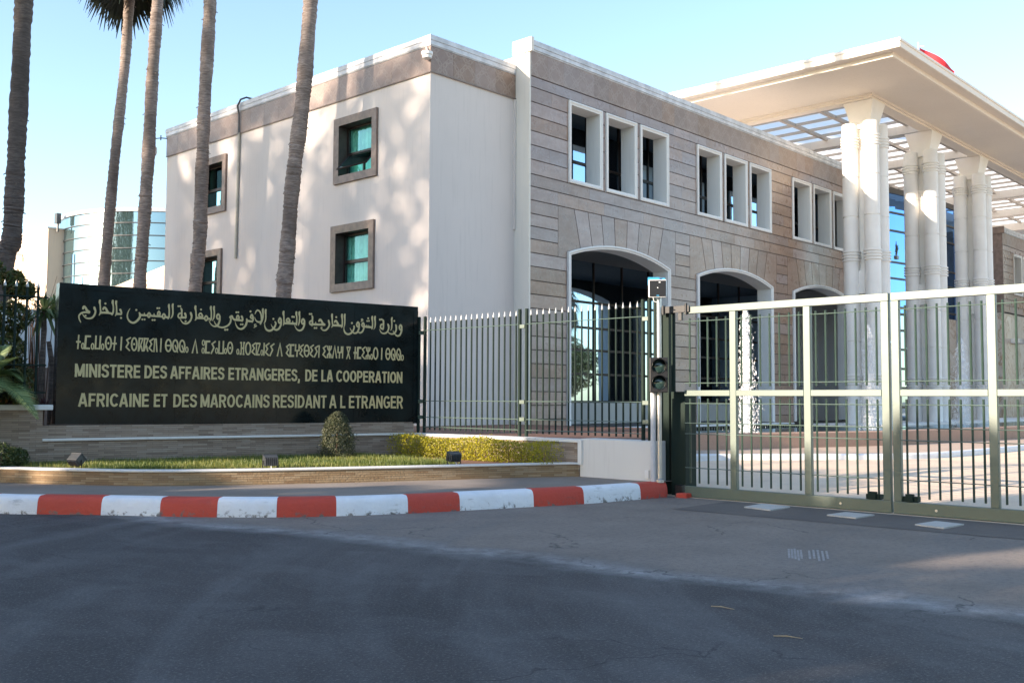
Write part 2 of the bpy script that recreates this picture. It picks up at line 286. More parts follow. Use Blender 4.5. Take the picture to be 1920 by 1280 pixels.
# ------------------------------------------------------------------ mesh helpers
class MB:
    def __init__(s): s.v = []; s.f = []; s.mi = []; s.t = []; s.cur = 0; s.tint = 0.0
    def face(s, pts):
        i = len(s.v); s.v += [tuple(p) for p in pts]; s.f.append(tuple(range(i, i + len(pts)))); s.mi.append(s.cur); s.t.append(s.tint)
    def raw(s, vs, fs):
        i = len(s.v); s.v += [tuple(p) for p in vs]
        for f in fs: s.f.append(tuple(i + k for k in f)); s.mi.append(s.cur); s.t.append(s.tint)
        return s
    def box(s, x0, x1, y0, y1, z0, z1):
        v = [(x, y, z) for x in (x0, x1) for y in (y0, y1) for z in (z0, z1)]
        return s.raw(v, [(0, 1, 3, 2), (4, 6, 7, 5), (0, 4, 5, 1), (2, 3, 7, 6), (0, 2, 6, 4), (1, 5, 7, 3)])
    def obox(s, c, ax, ay, az, hx, hy, hz):
        c = Vector(c); ax, ay, az = Vector(ax).normalized(), Vector(ay).normalized(), Vector(az).normalized()
        v = [c + ax * (i * hx) + ay * (j * hy) + az * (k * hz) for i in (-1, 1) for j in (-1, 1) for k in (-1, 1)]
        return s.raw(v, [(0, 1, 3, 2), (4, 6, 7, 5), (0, 4, 5, 1), (2, 3, 7, 6), (0, 2, 6, 4), (1, 5, 7, 3)])
    def prism(s, poly, axis, a, b):
        # poly: 2-D outline; axis 'y': (x,z) outline from y=a to y=b; 'x': (y,z); 'z': (x,y)
        def P(p, t): return {'y': (p[0], t, p[1]), 'x': (t, p[0], p[1]), 'z': (p[0], p[1], t)}[axis]
        n = len(poly); v = [P(p, a) for p in poly] + [P(p, b) for p in poly]
        return s.raw(v, [tuple(range(n)), tuple(range(2 * n - 1, n - 1, -1))] + [(i, i + n, (i + 1) % n + n, (i + 1) % n) for i in range(n)])
    def tube(s, pts, r, seg=8, caps=True):
        pts = [Vector(p) for p in pts]; rs = r if isinstance(r, (list, tuple)) else [r] * len(pts); V = []; F = []
        ref = None
        for i, p in enumerate(pts):
            d = (pts[min(i + 1, len(pts) - 1)] - pts[max(i - 1, 0)]).normalized()
            if ref is None: ref = Vector((0, 0, 1)) if abs(d.z) < 0.9 else Vector((1, 0, 0))
            a = d.cross(ref).normalized(); b = d.cross(a).normalized(); ref = -b if False else ref
            for k in range(seg):
                t = 2 * pi * k / seg; V.append(p + (a * cos(t) + b * sin(t)) * rs[i])
        for i in range(len(pts) - 1):
            for k in range(seg): F.append((i * seg + k, i * seg + (k + 1) % seg, (i + 1) * seg + (k + 1) % seg, (i + 1) * seg + k))
        if caps: F.append(tuple(range(seg - 1, -1, -1))); F.append(tuple((len(pts) - 1) * seg + k for k in range(seg)))
        return s.raw(V, F)
    def lathe(s, c, prof, seg=24):
        V = []; F = []
        for r, z in prof:
            for k in range(seg): V.append((c[0] + r * cos(2 * pi * k / seg), c[1] + r * sin(2 * pi * k / seg), c[2] + z))
        for i in range(len(prof) - 1):
            for k in range(seg): F.append((i * seg + k, i * seg + (k + 1) % seg, (i + 1) * seg + (k + 1) % seg, (i + 1) * seg + k))
        F.append(tuple(range(seg - 1, -1, -1))); F.append(tuple((len(prof) - 1) * seg + k for k in range(seg)))
        return s.raw(V, F)
    def build(s, name, mats, parent=None, smooth=False, bevel=0.0, tint=False):
        me = bpy.data.meshes.new(name); me.from_pydata(s.v, [], s.f); me.update()
        for mt in (mats if isinstance(mats, (list, tuple)) else [mats]): me.materials.append(MAT[mt] if isinstance(mt, str) else mt)
        me.polygons.foreach_set('material_index', s.mi)
        if tint:
            at = me.attributes.new('tint', 'FLOAT', 'FACE'); at.data.foreach_set('value', s.t)
        if bevel > 0 or smooth == 'w':
            bm = bmesh.new(); bm.from_mesh(me); bmesh.ops.remove_doubles(bm, verts=bm.verts, dist=1e-5); bmesh.ops.recalc_face_normals(bm, faces=bm.faces); bm.to_mesh(me); bm.free()
        elif not tint:
            bm = bmesh.new(); bm.from_mesh(me); bmesh.ops.recalc_face_normals(bm, faces=bm.faces); bm.to_mesh(me); bm.free()
        if smooth: me.polygons.foreach_set('use_smooth', [True] * len(me.polygons))
        o = bpy.data.objects.new(name, me); col.objects.link(o)
        if smooth is True:
            me.set_sharp_from_angle(angle=R(40))
        if bevel > 0:
            md = o.modifiers.new('bevel', 'BEVEL'); md.width = bevel; md.segments = 2; md.limit_method = 'ANGLE'; md.angle_limit = R(40)
        if parent is not None:
            o.parent = parent
            if parent.parent is None: o.matrix_parent_inverse = parent.matrix_basis.inverted()
        return o
def tag(o, label=None, cat=None, group=None, kind=None):
    if label: o['label'] = label
    if cat: o['category'] = cat
    if group: o['group'] = group
    if kind: o['kind'] = kind
    return o
def empty(name, loc=(0, 0, 0), rz=0.0, label=None, cat=None, group=None):
    o = bpy.data.objects.new(name, None); col.objects.link(o); o.location = tuple(loc) if len(loc) == 3 else (*loc, 0.0); o.rotation_euler = (0, 0, rz); o.empty_display_size = 0.3
    return tag(o, label, cat, group)
def copy_tree(o, parent=None):
    c = o.copy(); col.objects.link(c); c.parent = parent
    for ch in list(o.children): copy_tree(ch, c)
    return c
def inst(o, loc, parent):
    c = o.copy(); col.objects.link(c); c.parent = parent; c.location = loc; return c
def fill2d(outer, holes, axis, a, b):
    """a wall with openings: outline and holes in 2-D, extruded from a to b along axis ('y' or 'x')"""
    from mathutils.geometry import tessellate_polygon
    loops = [outer] + holes
    tri = tessellate_polygon([[Vector((p[0], p[1], 0)) for p in l] for l in loops])
    flat = [p for l in loops for p in l]; mb = MB()
    def P(p, t): return (p[0], t, p[1]) if axis == 'y' else (t, p[0], p[1])
    n = len(flat)
    v = [P(p, a) for p in flat] + [P(p, b) for p in flat]
    f = [tuple(t) for t in tri] + [tuple(k + n for k in t) for t in tri]; i = 0
    for l in loops:
        for k in range(len(l)): f.append((i + k, i + (k + 1) % len(l), i + (k + 1) % len(l) + n, i + k + n))
        i += len(l)
    mb.raw(v, f); return mb
def rect(x0, x1, z0, z1): return [(x0, z0), (x1, z0), (x1, z1), (x0, z1)]
def leafquad(mb, p, n, size, asp=0.6, rng=rnd):
    n = Vector(n).normalized(); a = n.cross(Vector((rng.uniform(-1, 1), rng.uniform(-1, 1), rng.uniform(-1, 1))))
    if a.length < 1e-3: a = Vector((1, 0, 0))
    a.normalize(); b = n.cross(a); p = Vector(p)
    mb.face([p - a * size, p - b * size * asp * .5 + n * size * .1, p + a * size, p + b * size * asp * .5 + n * size * .1])
def rdir(rng=rnd):
    while True:
        v = Vector((rng.uniform(-1, 1), rng.uniform(-1, 1), rng.uniform(-1, 1)))
        if 0.05 < v.length < 1: return v.normalized()

# ------------------------------------------------------------------ ground, road, kerb, driveway
def sheet(name, poly, z, mat, zf=None):
    mb = MB(); mb.face([(x, y, zf(x, y) if zf else z) for x, y in poly]); o = mb.build(name, mat); return tag(o, kind='structure')
sheet('ground', [(-900, -900), (900, -900), (900, 900), (-900, 900)], -0.12, 'sidewalk')
sheet('road', [(-40, -60), (13.9, -60), (13.9, 60), (-40, 60)], 0.0, 'asphalt')
mb = MB()
def dz(x): return min(0.22, 0.004 + max(0, (x - 13.3)) * 0.036)
xs = [13.3, 16, 19.3, 100]
for a, b in zip(xs, xs[1:]): mb.face([(a, -70, dz(a)), (b, -70, dz(b)), (b, 18.6, dz(b)), (a, 18.6, dz(a))])
tag(mb.build('driveway', 'drive'), kind='structure')
sheet('gate_track', [(11.75, 7.9), (13.32, 7.9), (13.32, 1.0), (12.0, 1.0)], 0.004, 'track')
KERB = [(3.2, 18.6), (3.9, 16.6), (4.55, 14.9), (5.08, 13.78), (5.405, 13.35), (5.9, 12.75), (6.36, 12.1), (6.82, 11.5), (7.35, 10.95), (7.96, 10.5), (8.8, 10.1), (9.57, 9.82), (10.6, 9.47), (11.45, 9.2), (12.55, 9.02), (13.17, 8.93)]
def resample(pts, step):
    pts = [Vector((*p, 0)) if len(p) == 2 else Vector(p) for p in pts]
    # Catmull-Rom then arc length
    d = []
    for i in range(len(pts) - 1):
        p0, p1, p2, p3 = pts[max(i - 1, 0)], pts[i], pts[i + 1], pts[min(i + 2, len(pts) - 1)]
        for k in range(12):
            t = k / 12; d.append(0.5 * ((2 * p1) + (p2 - p0) * t + (2 * p0 - 5 * p1 + 4 * p2 - p3) * t * t + (3 * p1 - p0 - 3 * p2 + p3) * t ** 3))
    d.append(pts[-1]); out = [d[0]]; acc = 0
    for a, b in zip(d, d[1:]):
        L = (b - a).length
        while L > 1e-9 and acc + L >= step:
            a = a + (b - a) * ((step - acc) / L); L = (b - a).length; out.append(a.copy()); acc = 0
        acc += L
    out.append(d[-1]); return out
def sweep(mb, line, prof, left=True):
    """sweep a (offset, z) profile along a ground line; offset to the left of travel"""
    V = []; n = len(prof)
    for i, p in enumerate(line):
        d = (line[min(i + 1, len(line) - 1)] - line[max(i - 1, 0)]); d.z = 0; d.normalize(); nrm = Vector((-d.y, d.x, 0))
        for o, z in prof: V.append(p + nrm * o + Vector((0, 0, z)))
    F = []
    for i in range(len(line) - 1):
        for k in range(n - 1): F.append((i * n + k, i * n + k + 1, (i + 1) * n + k + 1, (i + 1) * n + k))
    F.append(tuple(range(n))); F.append(tuple((len(line) - 1) * n + k for k in range(n - 1, -1, -1)))
    mb.raw(V, F)
kl = resample(KERB, 0.05)
KP = [(0.0, -0.05), (0.0, 0.03), (0.012, 0.15), (0.03, 0.20), (0.06, 0.228), (0.10, 0.236), (0.24, 0.238), (0.25, 0.1)]
# painted lengths: boundaries found along the line (alternating white and red)
KB = [0.0]; marks = [(5.405, 13.35), (5.93, 12.72), (6.40, 12.05), (6.84, 11.48), (7.38, 10.92), (7.97, 10.5), (8.83, 10.09), (9.57, 9.82), (10.62, 9.46), (11.46, 9.2), (12.56, 9.02)]
mi = [min(range(len(kl)), key=lambda i: (kl[i] - Vector((*p, 0))).length) for p in marks]
first = mi[0]
mb = MB(); bounds = [0]; k = first
pre = list(range(first, 0, -14))[::-1]
bounds += pre[:-1] + mi + [len(kl) - 1]
idx0 = bounds.index(mi[0])
for i in range(len(bounds) - 1):
    seg = kl[bounds[i]:bounds[i + 1] + 1]
    if len(seg) < 2: continue
    white = (i - idx0) % 2 == 1
    mb.cur = 0 if white else 1
    jit = rnd.uniform(-0.006, 0.006)
    sweep(mb, seg, [(o + jit, z + jit * 0.7 if z > 0 else z) for o, z in KP])
tag(mb.build('kerb', ['kwhite', 'kred'], smooth=True), kind='structure')
mb = MB(); mb.box(13.22, 13.55, 8.62, 8.82, -0.02, 0.07); tag(mb.build('kerb', 'kred', bevel=0.015), kind='structure')
# pavement between the kerb and the planter
SD = Vector((0.97256, -0.23266)); SO = Vector((6.915, 16.527))
def S(s, off=0.0): p = SO + SD * s + Vector((-0.23266, -0.97256)) * off; return (p.x, p.y)   # off > 0 towards the road
FRONT = [S(-3.0, 0.0), (4.55, 17.05), (5.3, 16.75), (5.88, 15.94), (6.33, 15.12), (7.1, 13.95), (8.23, 13.1), (10.17, 12.1), (12.2, 11.2), (13.18, 10.70)]
fl = resample(FRONT[1:], 0.08)
inner = [kl[i] for i in range(0, len(kl), 3)] + [kl[-1]]
def nl(line, i):
    d = (line[min(i + 1, len(line) - 1)] - line[max(i - 1, 0)]).normalized(); return Vector((-d.y, d.x, 0))
poly = [(inner[i] + nl(inner, i) * 0.2) for i in range(len(inner))]
pv = [(p.x, p.y) for p in poly] + [(13.6, 9.0), (14.2, 9.3), (14.2, 12.0), (13.3, 15.2), (6.0, 17.2), (2.0, 18.6)]
sheet('pavement', pv, 0.225, 'sidewalk')
sheet('garden_ground', [(13.45, 9.6), (20.6, 14.0), (20.6, 19.0), (17.3, 19.0), (17.3, 80), (-8, 80), (-8, 21), (4, 17.6), (6.9, 16.6), (13.4, 15.05)], 0.82, 'soil')

# ------------------------------------------------------------------ planter, low walls
t = empty('planter_wall', (9, 12.6, 0.2), 0, 'low curved planter wall of warm stacked stone with thin white coping beside the pavement', 'planter wall')
mb = MB(); sweep(mb, fl, [(0, 0.1), (0, 0.425), (0.16, 0.425), (0.16, 0.1)]); mb.build('wall', 'ledge2', t)
mb = MB(); sweep(mb, fl, [(-0.015, 0.425), (-0.02, 0.44), (-0.015, 0.455), (0.18, 0.455), (0.18, 0.425)]); mb.build('coping', 'white', t)
t = empty('retaining_wall', (10, 15.7, 0.4), 0, 'grey brown stacked stone wall under the dark sign with a white ledge line', 'retaining wall')
bl = [Vector((*S(-0.19, 0.02), 0)), Vector((*S(2, 0.02), 0)), Vector((*S(4.5, 0.02), 0)), Vector((13.08, 15.02, 0))]
mb = MB(); sweep(mb, bl, [(0.0, 0.3), (0.0, 0.80), (0.25, 0.80), (0.25, 0.3)]); sweep(mb, [Vector((13.12, 15.05, 0)), Vector((13.16, 10.69, 0))], [(0, 0.3), (0, 0.79), (0.3, 0.79), (0.3, 0.3)])
mb.build('wall', 'ledge', t)
mb = MB(); mb.prism([S(-0.22, -0.0), S(6.55, -0.0), S(6.55, -0.3), S(-0.22, -0.3)], 'z', 0.84, 1.05); mb.build('upper_course', 'ledge', t)
mb = MB(); sweep(mb, bl, [(-0.03, 0.80), (-0.035, 0.82), (-0.03, 0.84), (0.27, 0.84), (0.27, 0.80)]); sweep(mb, [Vector((13.09, 15.05, 0)), Vector((13.13, 10.69, 0))], [(0, 0.79), (0, 0.835), (0.4, 0.835), (0.4, 0.79)]); mb.build('coping', 'white', t)
t = empty('boundary_wall', S(-1.6), 0, 'stacked stone boundary wall with white painted cap left of the dark sign', 'boundary wall')
mb = MB(); mb.prism([S(-4.2, 0.05), S(-0.195, 0.05), S(-0.195, -0.25), S(-4.2, -0.25)], 'z', 0.15, 1.30); mb.build('wall', 'ledge', t)
mb = MB(); mb.prism([S(-4.2, 0.08), S(-0.05, 0.08), S(-0.05, -0.28), S(-4.2, -0.28)], 'z', 1.30, 1.385); mb.build('cap', 'white', t, bevel=0.01)
t = empty('low_wall', (13.3, 10.0, 0.2), 0, 'plain pale rendered low wall under the green fence by the gate', 'low wall')
mb = MB(); mb.box(13.17, 13.6, 9.19, 10.685, 0.15, 0.855); mb.build('wall', 'lowwall', t, bevel=0.012)
mb = MB(); mb.box(13.13, 13.17, 10.62, 10.70, 0.42, 0.83); mb.build('edge_strip', 'white', t)
mb = MB(); mb.box(13.145, 13.17, 9.27, 9.35, 0.27, 0.40); mb.build('junction_box', 'sensor', t, bevel=0.006)
mb = MB(); bed = [(p.x, p.y) for p in [fl[i] + nl(fl, i) * 0.15 for i in range(0, len(fl), 4)]] + [(13.12, 10.75), (13.1, 15.0), S(6, 0), S(-0.2, 0), S(-3.5, 0.04)]
mb.face([(x, y, 0.425) for x, y in bed]); tag(mb.build('planting_bed', 'soil'), kind='structure')
# lawn
def inside(p, poly):
    c = False; j = len(poly) - 1
    for i in range(len(poly)):
        a, b = poly[i], poly[j]
        if (a[1] > p[1]) != (b[1] > p[1]) and p[0] < (b[0] - a[0]) * (p[1] - a[1]) / (b[1] - a[1]) + a[0]: c = not c
        j = i
    return c
mb = MB(); g = random.Random(3)
lawn = [(p.x, p.y) for p in [fl[i] + nl(fl, i) * (0.30 + 0.05 * sin(i * 0.9)) for i in range(14, len(fl), 3)] if p.x < 11.2] + [(11.75, 12.1), (12.0, 12.7), (12.1, 14.9), S(6, -0.02), S(-0.1, -0.02)]
cnt = 0
while cnt < 26000:
    x, y = g.uniform(5.7, 12.2), g.uniform(11, 16.8)
    if not inside((x, y), lawn): continue
    cnt += 1; h = g.uniform(0.05, 0.10) * (1.25 if g.random() < 0.1 else 1); a = g.uniform(0, 2 * pi); w = 0.006; lean = g.uniform(0, 0.045); b = g.uniform(0, 2 * pi)
    px, py = cos(a) * w, sin(a) * w; mb.tint = min(1, max(0, g.gauss(0.4 + 0.22 * sin(x * 2.3 + 1.7 * sin(y * 1.9)) , 0.2))); h *= 0.85 + 0.35 * sin(x * 3.1 + y * 2.7) ** 2
    mb.face([(x - px, y - py, 0.42), (x + px, y + py, 0.42), (x + cos(b) * lean, y + sin(b) * lean, 0.42 + h)])
tag(mb.build('grass', 'grass', tint=True), 'short green lawn grass in the planter below the sign', 'grass', kind='stuff')

# ------------------------------------------------------------------ the sign
sg = empty('sign_board', (*S(3.3), 1.05), 0, 'long dark polished granite sign with gold Arabic, Tifinagh and French lettering', 'sign')
def on(s, z, off): x, y = S(s, off); return (x, y, z)
SL = 6.615
def zt(s): return 3.371 - 0.036 * s / SL
def zb(s): return 1.068 - 0.045 * s / SL
def signslab(mb, s0, s1, z0, z1, o0, o1):
    v = []
    for o in (o0, o1):
        for s_, zz in ((s0, z0), (s1, z0), (s1, z1), (s0, z1)): v.append(on(s_, zz(s_) if callable(zz) else zz, o))
    mb.raw(v, [(0, 1, 2, 3), (7, 6, 5, 4), (0, 4, 5, 1), (1, 5, 6, 2), (2, 6, 7, 3), (3, 7, 4, 0)])
mb = MB(); cuts = [0.0, 1.89, 3.72, 5.25, SL]
for a, b in zip(cuts, cuts[1:]): signslab(mb, a + 0.0012, b - 0.0012, lambda s: zb(s), lambda s: zt(s), -0.28, -0.004)
mb.build('panel', 'granite', sg)
mb = MB(); signslab(mb, 0, SL, lambda s: zt(s) - 0.085, lambda s: zt(s) + 0.004, -0.29, 0.012); signslab(mb, SL - 0.09, SL + 0.004, lambda s: zb(s), lambda s: zt(s) - 0.088, -0.29, 0.012); signslab(mb, -0.004, 0.10, lambda s: zb(s), lambda s: zt(s) - 0.088, -0.29, 0.010)
mb.build('frame', 'granite', sg)
def stroke(mb, pts, closed=False, smooth=True, caps=True, seg=6):
    P = [(Vector((p[0], p[1])), p[2] / 2) for p in pts]
    if smooth and len(P) > 2:
        out = []
        n = len(P)
        for i in range(n - 1):
            g_ = lambda k: P[(k % (n - 1)) if closed else min(max(k, 0), n - 1)]
            p0, p1, p2, p3 = g_(i - 1), P[i], P[i + 1], g_(i + 2)
            for k in range(seg):
                t_ = k / seg; out.append((0.5 * ((2 * p1[0]) + (p2[0] - p0[0]) * t_ + (2 * p0[0] - 5 * p1[0] + 4 * p2[0] - p3[0]) * t_ ** 2 + (3 * p1[0] - p0[0] - 3 * p2[0] + p3[0]) * t_ ** 3), p1[1] + (p2[1] - p1[1]) * t_))
        out.append(P[-1]); P = out
    L, Rr = [], []
    n = len(P)
    for i in range(n):
        if closed: d = P[(i + 1) % (n - 1)][0] - P[(i - 1) % (n - 1)][0] if i not in (0, n - 1) else P[1][0] - P[n - 2][0]
        else: d = P[min(i + 1, n - 1)][0] - P[max(i - 1, 0)][0]
        d = d.normalized() if d.length > 0 else Vector((1, 0)); nn = Vector((-d.y, d.x))
        k = 1.0
        if not smooth and 0 < i < n - 1:
            a = (P[i][0] - P[i - 1][0]).normalized(); b = (P[i + 1][0] - P[i][0]).normalized(); m_ = (Vector((-a.y, a.x)) + Vector((-b.y, b.x)))
            nn = m_.normalized(); k = min(2.2, 1 / max(0.35, nn.dot(Vector((-a.y, a.x)))))
        L.append(P[i][0] + nn * P[i][1] * k); Rr.append(P[i][0] - nn * P[i][1] * k)
    off = 0.006 + rnd.uniform(0, 0.003)
    for i in range(n - 1): mb.face([on(q.x / 1000, q.y / 1000, off) for q in (L[i], Rr[i], Rr[i + 1], L[i + 1])])
    if caps and not closed:
        for c_, r_ in (P[0], P[-1]):
            if r_ > 6: disc(mb, c_.x, c_.y, r_, off + 0.0004)
def disc(mb, x, y, r, off=0.007, ry=None):
    ry = ry or r; mb.face([on((x + r * cos(k * pi / 7)) / 1000, (y + ry * sin(k * pi / 7)) / 1000, off) for k in range(14)])
def ring(mb, x, y, rx, ry, w):
    off = 0.006 + rnd.uniform(0, 0.002); n = 28
    for k in range(n):
        a, b = 2 * pi * k / n, 2 * pi * (k + 1) / n
        mb.face([on((x + (rx + e) * cos(t_)) / 1000, (y + (ry + e * 1.15) * sin(t_)) / 1000, off) for t_, e in ((a, -w / 2), (b, -w / 2), (b, w / 2), (a, w / 2))])
